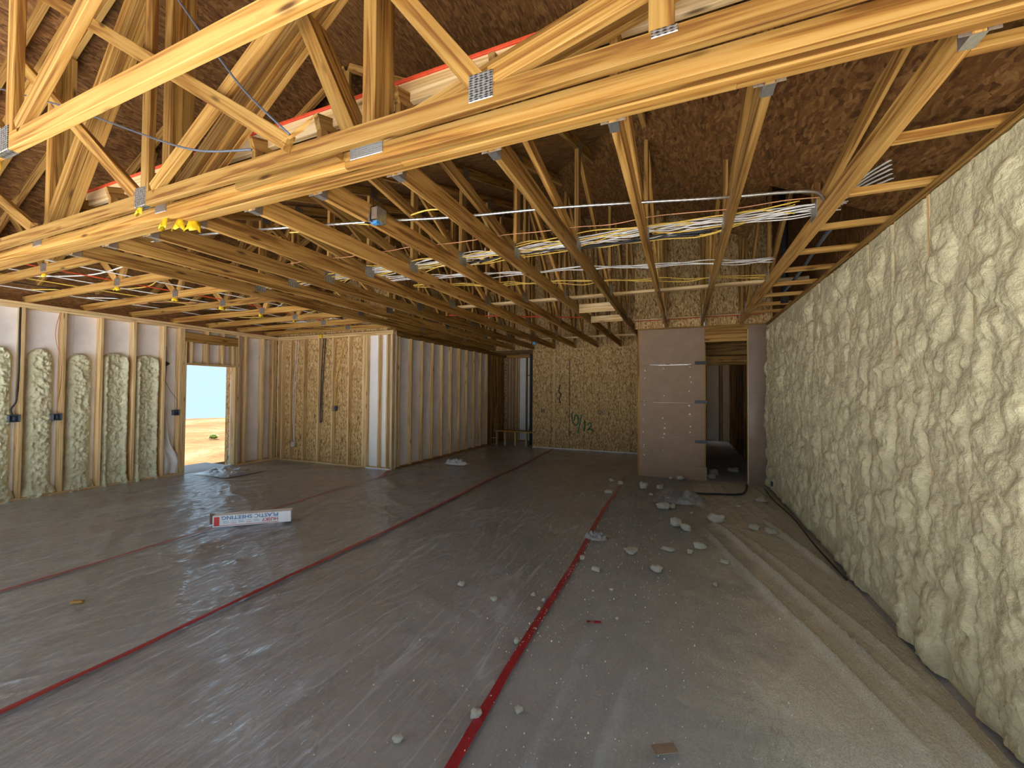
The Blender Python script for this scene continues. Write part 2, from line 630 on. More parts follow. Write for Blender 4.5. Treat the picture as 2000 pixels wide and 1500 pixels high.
def slope_panel(p, u, v, th, mat, parent):
    """sheet with corner p and edge vectors u, v"""
    p, u, v = Vector(p), Vector(u), Vector(v)
    c = p + u / 2 + v / 2
    n = u.cross(v).normalized()
    return board('roof_panel', c - u / 2, c + u / 2, v.length + 0.001, th, mat, parent, n, 0.0)


ceil = empty('ceiling', (-3.6, 4, 4), 'shade-darkened strand board roof deck above the timber trusses', 'ceiling', kind='structure')
ZY = lambda y: 2.70 + 0.336 * y          # deck over the trusses that run away from the camera
ZG = lambda x: 5.44 - 0.5 * abs(x + 3.63)  # gable deck over the trusses that cross the room
ny = math.hypot(1, 0.336)
yy = 2.05
row = 0
while yy < 13.0:
    dy = 1.2 / ny
    x = -5.32 - (0.6 if row % 2 else 0)
    while x < 1.5:
        x0, x1 = max(x, -5.32), min(x + 2.44, 1.52)
        if x1 > x0:
            slope_panel((x0, yy, ZY(yy)), (x1 - x0, 0, 0), (0, dy, 0.336 * dy), 0.012, SHADEOSB, ceil)
        x += 2.44
    yy += dy
    row += 1
ng = math.hypot(1, 0.5)
for side in (-1, 1):
    k = 0
    while k * 1.2 / ng < 5.7:
        t0, t1 = k * 1.2 / ng, (k + 1) * 1.2 / ng
        y = YB - (1.2 if k % 2 else 0)
        while y < 11.0:
            ya, yb = max(y, YB), min(y + 2.44, 11.0)
            y += 2.44
            xa, xb = -3.63 + side * t0, -3.63 + side * t1
            corners = [ZG(xx) > ZY(q) or xx < -5.3 for xx in (xa, xb) for q in (ya, yb)]
            if yb <= ya or not any(corners):
                continue
            za, zb = 5.44 - 0.5 * t0, 5.44 - 0.5 * t1
            slope_panel((xa, ya, za), (0, yb - ya, 0), (xb - xa, 0, zb - za), 0.012, SHADEOSB, ceil)
        k += 1

wb = empty('wall_back', (-3.6, YB, 2.8), 'bare end rafters and lintel over the open end of the house', 'wall', kind='structure')
block('lintel', (XL - 0.14, YB + 0.016, 2.66), (XR + 0.1, YB + 0.06, 2.80), WOOD, wb)
board('rafter', (-8.9, YB + 0.03, ZG(-8.9) - 0.07), (-3.65, YB + 0.03, ZG(-3.65) - 0.07), 0.038, 0.089, WOOD, wb)
board('rafter', (-3.61, YB + 0.03, ZG(-3.61) - 0.07), (1.6, YB + 0.03, ZG(1.6) - 0.07), 0.038, 0.089, WOOD, wb)

# ------------------------------------------------------------------ wall on the left: studs, pale sheathing, doorway
wl = empty('wall_left', (XL - 0.1, 2, 0), 'open stud wall with pale sheathing, foam columns and a doorway', 'wall', kind='structure')
XS = XL - 0.14
block('top_plate', (XS, YB, 2.762), (XL, 6.60, 2.80), STUDW, wl)
block('top_plate', (XS, YB, 2.722), (XL, 6.60, 2.760), STUDW, wl)
YLO = 2.0  # end of the unseen opening beside the camera, widened for more daylight
block('sole_plate', (XS, YLO, 0.0), (XL, 4.72, 0.038), STUDW, wl)
block('stud', (XS, YLO, 0.039), (XL, YLO + 0.038, 2.721), STUDW, wl)
block('stud', (XS, YB, 0.0), (XL, YB + 0.09, 2.721), STUDW, wl)
block('header', (XS, YB, 2.45), (XL, YLO + 0.04, 2.72), WOOD, wl)
block('sole_plate', (XS, 5.64, 0.0), (XL, 6.60, 0.038), STUDW, wl)
ls = [2.65 - S16 * k for k in range(13) if 2.65 - S16 * k > YLO] + [3.07, 3.50, 3.93, 4.36]
for y in ls:
    if y > YB:
        block('stud', (XS, y - 0.019, 0.039), (XL, y + 0.019, 2.721), STUDW, wl)
for y in (4.625, 4.665):
    block('stud', (XS, y - 0.019, 0.039), (XL, y + 0.019, 2.721), STUDW, wl)
block('jack_stud', (XS, 4.686, 0.039), (XL, 4.722, 2.48), STUDW, wl)
block('jack_stud', (XS, 5.630, 0.039), (XL, 5.666, 2.48), STUDW, wl)
for y in (5.690, 5.86, 6.25, 6.50, 6.545):
    block('stud', (XS, y - 0.019, 0.039), (XL, y + 0.019, 2.721), STUDW, wl)
block('header', (XS + 0.03, 4.69, 2.485), (XL + 0.004, 5.67, 2.655), WOOD, wl)
block('door_head', (XS, 4.724, 2.05), (XL, 5.628, 2.088), STUDW, wl)
for y in (4.80, 5.08, 5.38, 5.59):
    block('cripple', (XS, y - 0.019, 2.09), (XL, y + 0.019, 2.484), STUDW, wl)
    if 5.0 < y < 5.5:
        block('cripple', (XS, y - 0.019, 2.656), (XL, y + 0.019, 2.721), STUDW, wl)
XO = XS - 0.001
y = YLO
while y < 6.6:
    y1 = min(y + 1.22, 6.6)
    a, b_ = y, y1
    if b_ <= 4.72 or a >= 5.63:
        block('sheathing_panel', (XO - 0.02, a, 0), (XO, b_ - 0.003, 2.80), PANEL, wl, 2)
    else:
        if a < 4.72:
            block('sheathing_panel', (XO - 0.02, a, 0), (XO, 4.72, 2.80), PANEL, wl, 2)
        if b_ > 5.63:
            block('sheathing_panel', (XO - 0.02, 5.63, 0), (XO, b_ - 0.003, 2.80), PANEL, wl, 2)
        block('sheathing_panel', (XO - 0.02, max(a, 4.72), 2.06), (XO, min(b_, 5.63) - 0.003, 2.80), PANEL, wl, 1)
    y = y1
# strand board edge that lines the outside of the doorway
block('jamb_board', (XO - 0.16, 5.632, 0), (XO - 0.021, 5.655, 2.06), OSB, wl)
block('jamb_board', (XO - 0.16, 4.695, 0), (XO - 0.021, 4.718, 2.06), OSB, wl)
block('light_block_panel', (XO - 0.04, 6.4, 0), (XO - 0.021, 6.95, 2.80), OSB, wl, 2)  # this panel and the next are added to stop light leaking at the corner
block('light_block_panel', (XO, 6.70, 0), (XL + 0.3, 6.72, 2.80), OSB, wl, 2)
# dark seams of tape on the pale sheathing
for (a, b_, z) in ((6.27, 6.48, 1.42), (6.27, 6.48, 1.12), (5.88, 6.23, 1.45)):
    block('seam_tape', (XO, a, z), (XO + 0.002, b_, z + 0.022), PANELW, wl)


def foam_column(y0, y1, ztop, wfrac, full, seed):
    """sprayed foam column between two studs, on the sheathing"""
    n = 60
    m = int(ztop / 0.0145)
    u = np.linspace(-1, 1, n)
    z = np.linspace(0, ztop, m)
    Ug, Zg = np.meshgrid(u, z, indexing='ij')
    yc, hw = (y0 + y1) / 2, (y1 - y0) / 2
    Y = yc + Ug * hw
    edge = wfrac + 0.13 * (fbm(Zg * 5, Ug * 0 + seed, seed, 3) - 0.5)
    base = np.clip((0.16 - Zg) / 0.10, 0, 1)
    edge = edge + (1.0 - edge) * base ** 0.5
    top = np.clip((ztop - Zg) / 0.17, 0, 1)
    ew = edge * np.sqrt(np.clip(1 - (1 - top) ** 2, 0, 1))
    q = np.clip(1 - (np.abs(Ug) / np.maximum(ew, 1e-3)) ** 3.2, -1, 1)
    prof = np.where(q > 0, np.sqrt(np.clip(q, 0, 1)), 0)
    h = 0.105 * prof + 0.045 * base * (0.5 + fbm(Y * 9, Zg * 9, seed + 2))
    if full:
        side = np.exp(-((np.abs(Ug) - 0.72) / 0.2) ** 2)
        h += prof * (0.055 * side * (0.6 + 0.8 * fbm(Zg * 4, Ug * 2, seed + 5)) - 0.02 * (1 - side))
    b1 = fbm(Y * 22, Zg * 30, seed + 7, 3)
    b2 = 1 - np.abs(2 * fbm(Y * 14 + 3, Zg * 26, seed + 9, 3) - 1)
    h += prof * (0.055 * (b1 - 0.5) + 0.045 * (b2 - 0.8))
    X = XO - 0.004 + np.where(q > -0.2, h, -0.02) - 0.004 * (1 - prof)
    return grid_mesh('foam', np.stack([X, Y, Zg], -1), FOAML)


cols = [(2.265, 2.63, 2.16, 0.80, False), (2.67, 3.05, 2.17, 0.74, False), (3.09, 3.48, 2.13, 0.76, False),
        (3.52, 3.91, 2.18, 0.97, True), (3.95, 4.34, 2.18, 0.97, True), (2.06, 2.22, 2.2, 0.8, False)]
for i, (a, b_, zt, wf, fu) in enumerate(cols):
    link('foam_column', foam_column(a, b_, zt, wf, fu, 20 + 13 * i), I4, wl)

# wiring and boxes on the left wall


def device_box(name, c, size, mat, label, parent=None, open_axis='x'):
    """shallow open electrical box: back and four thin walls"""
    cx, cy, cz = c
    sx, sy, sz = size
    t = 0.006
    vs, fs = [], []

    def add(lo, hi):
        b0 = len(vs)
        for i in range(8):
            vs.append(((hi if i & 1 else lo)[0], (hi if i & 2 else lo)[1], (hi if i & 4 else lo)[2]))
        for f in ((0, 2, 3, 1), (4, 5, 7, 6), (0, 1, 5, 4), (2, 6, 7, 3), (0, 4, 6, 2), (1, 3, 7, 5)):
            fs.append(tuple(b0 + k for k in f))
    h = (sx / 2, sy / 2, sz / 2)
    if open_axis == 'x':
        add((-h[0], -h[1], -h[2]), (-h[0] + t, h[1], h[2]))
        add((-h[0], -h[1], -h[2]), (h[0], -h[1] + t, h[2]))
        add((-h[0], h[1] - t, -h[2]), (h[0], h[1], h[2]))
        add((-h[0], -h[1], -h[2]), (h[0], h[1], -h[2] + t))
        add((-h[0], -h[1], h[2] - t), (h[0], h[1], h[2]))
        add((-h[0] + t, -h[1] * .25, -h[2] * .5), (h[0] * .4, h[1] * .25, h[2] * .5))
    else:
        add((-h[0], h[1] - t, -h[2]), (h[0], h[1], h[2]))
        add((-h[0], -h[1], -h[2]), (-h[0] + t, h[1], h[2]))
        add((h[0] - t, -h[1], -h[2]), (h[0], h[1], h[2]))
        add((-h[0], -h[1], -h[2]), (h[0], h[1], -h[2] + t))
        add((-h[0], -h[1], h[2] - t), (h[0], h[1], h[2]))
        add((-h[0] * .25, -h[1] * .2, -h[2] * .5), (h[0] * .25, h[1] - t, h[2] * .5))
    o = link(name, mesh_of(name, vs, fs, mat), Matrix.Translation(c), parent)
    if label:
        tag(o, label, 'electrical box')
    return o


device_box('electrical_box', (XL - 0.02, 2.585, 1.155), (0.08, 0.10, 0.10), BLUEBOX, 'dark blue electrical box with a black cable, beside the foam column')
device_box('electrical_box', (XL - 0.02, 3.01, 1.155), (0.08, 0.09, 0.10), BLUEBOX, 'dark blue electrical box below thin tan wires on a stud')
device_box('electrical_box', (XL - 0.02, 4.565, 1.155), (0.08, 0.09, 0.10), BLUEBOX, 'dark blue electrical box on the stud beside the doorway')
cable('black_cable', [(XL - 0.02, 2.62, 2.79), (XL - 0.01, 2.615, 2.4), (XL - 0.015, 2.62, 1.9), (XL - 0.01, 2.61, 1.5), (XL - 0.01, 2.60, 1.38), (XL - 0.02, 2.56, 1.28), (XL - 0.02, 2.575, 1.205)], 0.011, CB,
      'thick black cable hanging down the stud wall to a box')
for k in range(2):
    cable('tan_wire', [(XL - 0.01, 3.03 - 0.01 * k, 2.73), (XL - 0.01, 3.0 - 0.03 * k, 2.4), (XL - 0.005, 3.03, 2.0), (XL - 0.01, 3.045, 1.7), (XL - 0.01, 3.02, 1.4), (XL - 0.02, 3.01, 1.21)], 0.005, CO,
          'pair of thin tan wires down the stud to a box', 'wire', 'tan wires on the stud wall')
cable('slack_wire', [(XL - 0.03, 4.40, 1.72), (XL - 0.03, 4.48, 1.55), (XL - 0.02, 4.58, 1.38), (XL - 0.02, 4.57, 1.21)], 0.004, CG, 'thin slack wire hanging beside the doorway', 'wire')
cable('wall_wire', [(XL - 0.08, 4.44, 2.70), (XL - 0.06, 4.52, 2.2), (XL - 0.04, 4.56, 1.7), (XL - 0.03, 4.575, 1.21)], 0.004, CW, 'white wire between the last foam column and the doorway', 'wire')
kn = bpy.data.meshes.new('knob')
bm = bmesh.new()
bmesh.ops.create_icosphere(bm, subdivisions=2, radius=0.04)
for v in bm.verts:
    v.co *= 1 + 0.3 * math.sin(v.co.x * 90) * math.cos(v.co.z * 70)
bm.to_mesh(kn)
bm.free()
kn.materials.append(CB)
tag(link('coil_of_wire', kn, Matrix.Translation((XL - 0.06, 4.42, 2.05))), 'small black coil of wire high on the stud by the doorway', 'wire coil')

# white plastic that hangs loose beside the doorway
n, m = 26, 70
u = np.linspace(0, 1, n)
z = np.linspace(0.02, 2.35, m)
Ug, Zg = np.meshgrid(u, z, indexing='ij')
wid = 0.05 + 0.17 * np.clip((1.35 - Zg) / 1.3, 0, 1) + 0.10 * np.exp(-((Zg - 0.28) / 0.22) ** 2)
Yd = 4.385 + Ug * wid
Xd = XL - 0.10 + 0.05 * np.sin(Ug * 9 + Zg * 2.2) * (0.4 + 0.6 * Ug) + 0.10 * np.exp(-((Zg - 0.25) / 0.25) ** 2) * np.sin(Ug * math.pi)
me = grid_mesh('drape', np.stack([Xd, Yd, Zg], -1), DRAPE)
tag(link('plastic_drape', me, I4), 'loose white plastic bunched on the floor between foam and doorway', 'plastic sheet')

# ------------------------------------------------------------------ partition with strand board, and the corner
YP, XC = 6.58, -5.33
wp = empty('wall_partition', (-7, YP + 0.05, 0), 'stud partition backed with strand board facing the room', 'wall', kind='structure')
block('top_plate', (XL, YP, 2.762), (XC, YP + 0.089, 2.80), STUDW, wp)
block('top_plate', (XL, YP, 2.722), (XC, YP + 0.089, 2.760), STUDW, wp)
block('sole_plate', (XL, YP, 0.0), (XC, YP + 0.089, 0.038), STUDW, wp)
for x in (-8.585, -8.46, -8.19, -7.78, -7.345, -6.93, -6.485, -6.085, -6.045, -6.005, -5.68, -5.475, -5.352):
    block('stud', (x - 0.019, YP, 0.039), (x + 0.019, YP + 0.089, 2.721), STUDW, wp)
for a, b_ in ((-8.61, -7.36), (-7.355, -6.14), (-6.135, -6.03)):
    block('osb_panel', (a, YP + 0.09, 0), (b_, YP + 0.102, 2.80), OSB, wp, 2)
block('white_panel', (-6.025, YP + 0.09, 0), (XC + 0.0, YP + 0.108, 2.80), PANELW, wp, 2)
device_box('electrical_box', (-6.88, YP + 0.03, 1.20), (0.09, 0.07, 0.10), BLUEBOX, 'grey-blue electrical box under yellow wire on strand board', None, 'y')
device_box('outlet_box', (-8.10, YP + 0.03, 0.37), (0.07, 0.06, 0.11), CW, 'small white outlet box low on the strand board', None, 'y')
cable('white_wire', [(-8.08, YP + 0.06, 2.72), (-8.11, YP + 0.05, 2.0), (-8.13, YP + 0.04, 1.2), (-8.10, YP + 0.05, 0.43)], 0.007, CW, 'white wire down the strand board to the outlet box', 'wire')
cable('white_wire', [(-8.01, YP + 0.06, 2.72), (-8.06, YP + 0.05, 2.0), (-8.09, YP + 0.05, 1.0), (-8.085, YP + 0.05, 0.43)], 0.006, CW, 'second white wire beside the first, down to the outlet box', 'wire')
cable('black_loop', [(-7.26, YP + 0.06, 2.72), (-7.29, YP + 0.05, 2.0), (-7.30, YP + 0.04, 1.3), (-7.29, YP + 0.03, 0.93), (-7.26, YP + 0.03, 0.90), (-7.25, YP + 0.04, 1.0), (-7.27, YP + 0.05, 1.5), (-7.20, YP + 0.06, 2.72)], 0.010, CB, 'looped black cable hanging against the strand board')
cable('yellow_wire', [(-6.62, YP + 0.06, 2.72), (-6.76, YP + 0.05, 2.25), (-6.87, YP + 0.045, 1.8), (-6.88, YP + 0.04, 1.25)], 0.008, CY, 'yellow wire slanting down the strand board to a box', 'wire')

ws = empty('wall_side', (XC - 0.05, 8.8, 0), 'long stud wall with grey panels between closely set studs', 'wall', kind='structure')
YQ = 12.25
block('top_plate', (XC - 0.089, YP + 0.11, 2.762), (XC, YQ, 2.80), TRUSSW, ws)
block('top_plate', (XC - 0.089, YP + 0.11, 2.700), (XC, YQ, 2.760), TRUSSW, ws)
block('sole_plate', (XC - 0.089, YP + 0.11, 0.0), (XC, YQ, 0.038), TRUSSW, ws)
sy = [6.72, 6.80] + [7.21 + 0.4064 * k for k in range(10)]
for y in sy:
    block('stud', (XC - 0.089, y - 0.019, 0.039), (XC, y + 0.019, 2.699), STUDW, ws)
for y in (11.25, 11.40, 11.62, 11.80, 11.95):
    block('stud', (XC - 0.089, y - 0.019, 0.039), (XC, y + 0.019, 2.699), TRUSSW, ws)
y = YP + 0.11
while y < 11.0:
    block('sheathing_panel', (XC - 0.11, y, 0), (XC - 0.09, min(y + 1.22, 11.02) - 0.003, 2.80), PANEL, ws, 2)
    y += 1.22
block('sheathing_panel', (XC - 0.11, 11.03, 0), (XC - 0.09, YQ, 2.80), BROWN, ws, 2)
for k_ in range(5):
    block('upper_panel', (XC - 0.13, YP - 0.05 + 1.22 * k_, 2.802), (XC - 0.115, YP - 0.05 + 1.22 * (k_ + 1) - 0.004, 6.4), OSB, ws, 2)  # closing panels added above the plate to keep sky light out
block('rim_board', (XC - 0.089, YP + 0.11, 2.801), (XC - 0.05, YQ, 2.95), TRUSSW, ws)
# strip of bright tape at the foot of the corner
tp = block('corner_tape', (-5.98, YP - 0.012, 0.0), (-5.36, YP - 0.001, 0.03), PANELW, wp)

# ------------------------------------------------------------------ niche at the far end
wn = empty('wall_niche', (-4.66, 12.2, 0), 'framed niche with bare studs beyond the long stud wall', 'wall', kind='structure')
block('white_panel', (XC, YQ + 0.09, 0), (-3.9, YQ + 0.11, 2.8), PANELW, wn, 2)
for x in (-5.2, -5.10, -4.97, -4.9):
    block('stud', (x - 0.019, YQ, 0.039), (x + 0.019, YQ + 0.089, 2.69), STUDW, wn)
for x in (-4.63, -4.42, -4.36):
    block('stud', (x - 0.019, YQ, 0.039), (x + 0.019, YQ + 0.089, 2.69), TRUSSW, wn)
block('light_block_panel', (XC - 0.16, YP + 0.2, 0.0), (XC - 0.14, YQ + 0.2, 2.82), OSB, wn, 1)  # unseen backing added here and below against light leaks round the niche
block('light_block_panel', (XC - 0.16, YQ + 0.115, 0.0), (-3.8, YQ + 0.13, 2.82), OSB, wn, 0)
block('dark_panel', (-5.33, YQ + 0.08, 0), (-4.9, YQ + 0.089, 2.8), BROWN, wn, 2)
block('top_plate', (XC, YQ, 2.69), (-3.9, YQ + 0.089, 2.78), WOOD, wn)
block('sole_plate', (XC, YQ, 0), (-3.9, YQ + 0.089, 0.038), TRUSSW, wn)
block('window_rail', (-4.63, YQ - 0.02, 2.10), (-4.24, YQ + 0.02, 2.13), TRUSSW, wn)
block('window_stop', (-4.51, YQ - 0.01, 2.13), (-4.48, YQ + 0.02, 2.69), TRUSSW, wn)
block('end_panel', (-4.24, 11.5, 0), (-3.995, 11.53, 2.72), DARK, wn, 2)
block('end_panel', (-4.0, 11.06, 0), (-3.98, YQ, 2.8), DARK, wn, 2)
block('bench_ledge', (-5.2, 11.10, 0.40), (-4.0, 11.5, 0.438), WOOD, wn)
for x in (-5.15, -4.88, -4.55, -4.2):
    block('bench_leg', (x - 0.019, 11.12, 0), (x + 0.019, 11.21, 0.399), STUDW, wn)
block('bench_rail', (-5.32, 11.12, 0.20), (-5.18, 11.14, 0.215), CW, wn)
block('niche_light_block', (XC, 11.03, 2.802), (-3.9, YQ + 0.12, 2.82), OSB, wn)  # lid added over the niche so no sky light gets in
for k_ in range(3):
    block('upper_panel', (XL - 0.14 + 1.12 * k_, YP + 0.12, 2.802), (XL - 0.14 + 1.12 * (k_ + 1) - 0.003, YP + 0.132, 4.9), OSB, wp, 2)
# rolled dark felt leaning in the niche
fm = mesh_of('felt', [(-4.22, 11.44, 0.45), (-4.02, 11.44, 0.45), (-4.03, 11.49, 1.55), (-4.10, 11.49, 1.52), (-4.15, 11.47, 0.95),
                      (-4.22, 11.40, 0.45), (-4.02, 11.40, 0.45), (-4.03, 11.47, 1.55), (-4.10, 11.47, 1.52), (-4.15, 11.44, 0.95)],
             [(0, 1, 2, 3, 4), (9, 8, 7, 6, 5), (0, 5, 6, 1), (1, 6, 7, 2), (2, 7, 8, 3), (3, 8, 9, 4), (4, 9, 5, 0)], DARK)
tag(link('felt_scrap', fm, I4), 'black sheet leaning upright on the niche ledge', 'sheet')

# ------------------------------------------------------------------ far strand board wall
YO = 11.05
wf = empty('wall_far', (-2.4, YO + 0.05, 0), 'far wall of strand board with green marker writing', 'wall', kind='structure')
for a, b_ in ((-3.98, -2.90), (-2.895, -1.68), (-1.675, -0.80)):
    block('osb_panel', (a, YO, 0.02), (b_, YO + 0.012, 2.80), OSB, wf, 2)
block('sole_trim', (-3.98, YO - 0.006, 0), (-0.8, YO, 0.03), PANEL, wf)
block('ledge', (-3.98, YO - 0.02, 2.801), (-0.8, YO + 0.012, 2.815), STUDW, wf)
x = -5.4
while x < -0.8:
    block('upper_panel', (x, YO + 0.03, 2.816), (min(x + 1.22, -0.8) - 0.004, YO + 0.042, ZY(YO) - 0.03), OSB, wf, 2)
    x += 1.22
block('light_block_panel', (-3.98, YO + 0.06, 0.0), (-0.7, YO + 0.08, 6.45), OSB, wf, 2)  # unseen backing added to block light at the panel seams
# chalk and nail lines over the studs behind
for x in (-3.42, -3.30, -2.49, -2.08, -1.27):
    block('nail_line', (x - 0.004, YO - 0.002, 0.05), (x + 0.004, YO - 0.0005, 2.76), KRAFT, wf)
block('stain_line', (-1.02, YO - 0.002, 0.1), (-0.99, YO - 0.0005, 2.4), TAPEB, wf)
block('stain_line', (-2.91, YO - 0.002, 0.4), (-2.885, YO - 0.0005, 2.5), KRAFT, wf)
block('wood_strip', (-3.36, YO - 0.012, 0.05), (-3.30, YO - 0.001, 2.7), STUDW, wf)
device_box('electrical_box', (-3.66, YO - 0.012, 1.06), (0.10, 0.06, 0.11), BLUEBOX, 'small dark box in the strand board left of the green writing', None, 'y')
device_box('electrical_box', (-1.99, YO - 0.012, 1.06), (0.10, 0.06, 0.11), BLUEBOX, 'small dark box in the strand board right of the green writing', None, 'y')
cable('hanging_cord', [(-3.16, YO - 0.03, 1.80), (-3.19, YO - 0.04, 1.6), (-3.13, YO - 0.04, 1.52), (-3.18, YO - 0.03, 1.4), (-3.15, YO - 0.03, 1.28)], 0.013, CB, 'short dark cord hanging on the strand board wall')


def stroke(pts, wd, y):
    """painted stroke as a thin ribbon on the wall at depth y"""
    P = smooth_path([(a, 0, b) for a, b in pts], 6)
    vs, fs = [], []
    for i, p in enumerate(P):
        d = (P[min(i + 1, len(P) - 1)] - P[max(i - 1, 0)])
        nx, nz = -d.z, d.x
        l = math.hypot(nx, nz) or 1
        for s in (-1, 1):
            for q in (0, -0.0015):
                vs.append((p.x + s * nx / l * wd / 2, y + q, p.z + s * nz / l * wd / 2))
    for i in range(len(P) - 1):
        a, b = 4 * i, 4 * i + 4
        fs += [(a + 1, a + 3, b + 3, b + 1), (a, b, b + 2, a + 2), (a, a + 1, b + 1, b), (a + 2, b + 2, b + 3, a + 3)]
    return mesh_of('stroke', vs, fs, GREENP)


mk = empty('marker_writing', (-2.6, YO, 0.7), 'green handwritten 6/12 on the far strand board wall', 'writing')
for pts in ([(-2.80, 1.06), (-2.83, 0.95), (-2.80, 0.78), (-2.74, 0.68), (-2.66, 0.72), (-2.64, 0.85), (-2.68, 0.96), (-2.74, 0.93), (-2.76, 0.80)],
            [(-2.56, 0.98), (-2.60, 0.75), (-2.66, 0.47)],
            [(-2.50, 0.74), (-2.46, 0.80), (-2.48, 0.52)],
            [(-2.40, 0.70), (-2.33, 0.76), (-2.29, 0.70), (-2.36, 0.59), (-2.40, 0.56), (-2.32, 0.59), (-2.22, 0.54)]):
    link('painted_stroke', stroke(pts, 0.034, YO - 0.0008), I4, mk)

# ------------------------------------------------------------------ brown hall wall with the dark opening
YW, XB = 8.15, -0.80
wh = empty('wall_hall', (0.3, YW + 0.05, 0), 'brown fibreboard wall with a dark opening to a hallway', 'wall', kind='structure')
edges = [0.0, 0.25, 0.78, 1.40, 2.10, 2.775]
for i in range(5):
    z0, z1 = edges[i], edges[i + 1]
    x1 = 0.36 if i else 0.395
    d = 0.003 * ((i * 7) % 3)
    block('fibreboard_panel', (XB + 0.035, YW - 0.006 - d, z0 + 0.001), (x1, YW + 0.004, z1 - 0.001), BROWN, wh)
for i, (z0, z1) in enumerate(((0.0, 0.80), (0.803, 1.55), (1.553, 2.775))):
    n, m = 14, 40
    Ug, Zg = np.meshgrid(np.linspace(1.055, 1.36, n), np.linspace(z0, z1, m), indexing='ij')
    Yd = YW - 0.004 - 0.010 * np.sin(np.clip((Ug - 1.06) / 0.3, 0, 1) * math.pi) * (0.3 + 1.2 * fbm(Zg * 4.2, Ug * 3, 61 + i, 2)) * (0.4 + i * 0.5)
    link('membrane_panel', grid_mesh('membrane', np.stack([Ug, Yd, Zg], -1), BROWNG), I4, wh)
block('corner_stud', (XB - 0.003, YW - 0.006, 0.0), (XB + 0.034, YW + 0.09, 2.775), WOOD, wh)
block('jamb_stud', (0.345, YW + 0.006, 0.0), (0.38, YW + 0.10, 2.49), TRUSSW, wh)
block('jamb_stud', (1.04, YW - 0.004, 0.0), (1.054, YW + 0.10, 2.775), STUDW, wh)
block('backing_panel', (1.055, YW + 0.02, 0.0), (1.45, YW + 0.09, 2.775), BROWN, wh, 2)
block('door_header', (0.362, YW - 0.002, 2.505), (1.039, YW + 0.09, 2.70), WOOD, wh)
block('header_plate', (0.362, YW - 0.008, 2.703), (1.054, YW + 0.09, 2.776), WOOD, wh)
block('top_plate', (XB, YW - 0.004, 2.778), (1.40, YW + 0.10, 2.805), WOOD, wh)
block('return_panel', (XB - 0.003, YW + 0.092, 0.0), (XB + 0.01, YO + 0.1, 5.38), OSB, wh, 1)
x = XB - 0.06
while x < 1.4:
    block('upper_panel', (x, YW + 0.03, 2.806), (min(x + 1.22, 1.44) - 0.004, YW + 0.042, ZY(YW) - 0.03), OSB, wh, 2)
    x += 1.22
for z in (0.70, 1.42, 2.13):
    block('black_tape_tab', (0.20, YW - 0.017, z - 0.025), (0.41, YW - 0.0125, z + 0.03), TAPEB, wh)
for a, b_ in ((-0.58, -0.30), (-0.22, 0.14)):
    block('foam_smear', (a, YW - 0.020, 2.105), (b_, YW - 0.0128, 2.117), CHUNK, wh)
for k in range(26):
    x = random.choice((-0.68, -0.33, 0.12)) + random.uniform(-0.02, 0.02)
    z = random.uniform(0.3, 2.1)
    r = random.uniform(0.006, 0.014)
    block('foam_speck', (x - r, YW - 0.018, z - r), (x + r, YW - 0.0118, z + r * 1.3), CHUNK, wh)
# hallway behind
hw_ = empty('wall_hallway', (0.7, 11, 0), 'dim hallway with bare stud sides behind the brown wall', 'wall', kind='structure')
for y in [8.5 + 0.41 * k for k in range(16)]:
    block('stud', (1.36, y - 0.019, 0), (1.44, y + 0.019, 2.6), TRUSSW, hw_)
    block('stud', (0.20, y - 0.019, 0), (0.29, y + 0.019, 2.6), TRUSSW, hw_)
block('side_panel', (1.441, YW + 0.1, 0), (1.455, 15.5, 2.8), OSB, hw_, 1)
block('side_panel', (0.18, YW + 0.1, 0), (0.199, 14.9, 2.8), OSB, hw_, 1)
block('inner_header', (0.2, 9.4, 2.17), (1.44, 9.49, 2.35), TRUSSW, hw_)
block('inner_header', (0.2, 9.4, 2.36), (1.44, 9.49, 2.6), TRUSSW, hw_)
block('hall_ceiling_board', (0.18, YW + 0.1, 2.62), (1.45, 15.5, 2.64), OSB, hw_, 1)
block('end_panel', (-0.8, 15.3, 0), (1.45, 15.33, 2.8), PANELW, hw_, 2)
for x in (0.45, 0.72, 1.12, 1.2):
    block('end_stud', (x - 0.019, 15.2, 0), (x + 0.019, 15.29, 2.6), TRUSSW, hw_)

# ------------------------------------------------------------------ foam covered wall on the right
wr = empty('wall_right', (XR + 0.05, 3, 0), 'wall sprayed all over with lumpy cream insulating foam', 'wall', kind='structure')
YRO = 2.15  # end of an unseen opening added to let daylight onto the far walls
block('header', (XR - 0.01, YB, 2.42), (XR + 0.09, YRO + 0.04, 2.754), WOOD, wr)
block('stud', (XR - 0.014, YB, 0.0), (XR + 0.09, YB + 0.09, 2.42), STUDW, wr)
block('top_plate', (XR - 0.03, YB, 2.755), (XR + 0.09, YW - 0.03, 2.80), TRUSSW, wr)
block('sole_plate', (XR - 0.004, YRO, 0.0), (XR + 0.09, YW - 0.03, 0.04), STUDW, wr)
rs = [2.745 + S16 * k for k in range(-13, 14)]
rs = [y for y in rs if YRO + 0.05 < y < 8.1]
block('stud', (XR - 0.014, YRO, 0.041), (XR + 0.07, YRO + 0.038, 2.754), STUDW, wr)
for y in rs:
    block('stud', (XR - 0.014, y - 0.016, 0.041), (XR + 0.07, y + 0.016, 2.754), STUDW, wr)
block('outer_sheathing', (XR + 0.091, YRO, 0.0), (XR + 0.105, YW + 0.1, 2.80), OSB, wr, 1)
y = YB
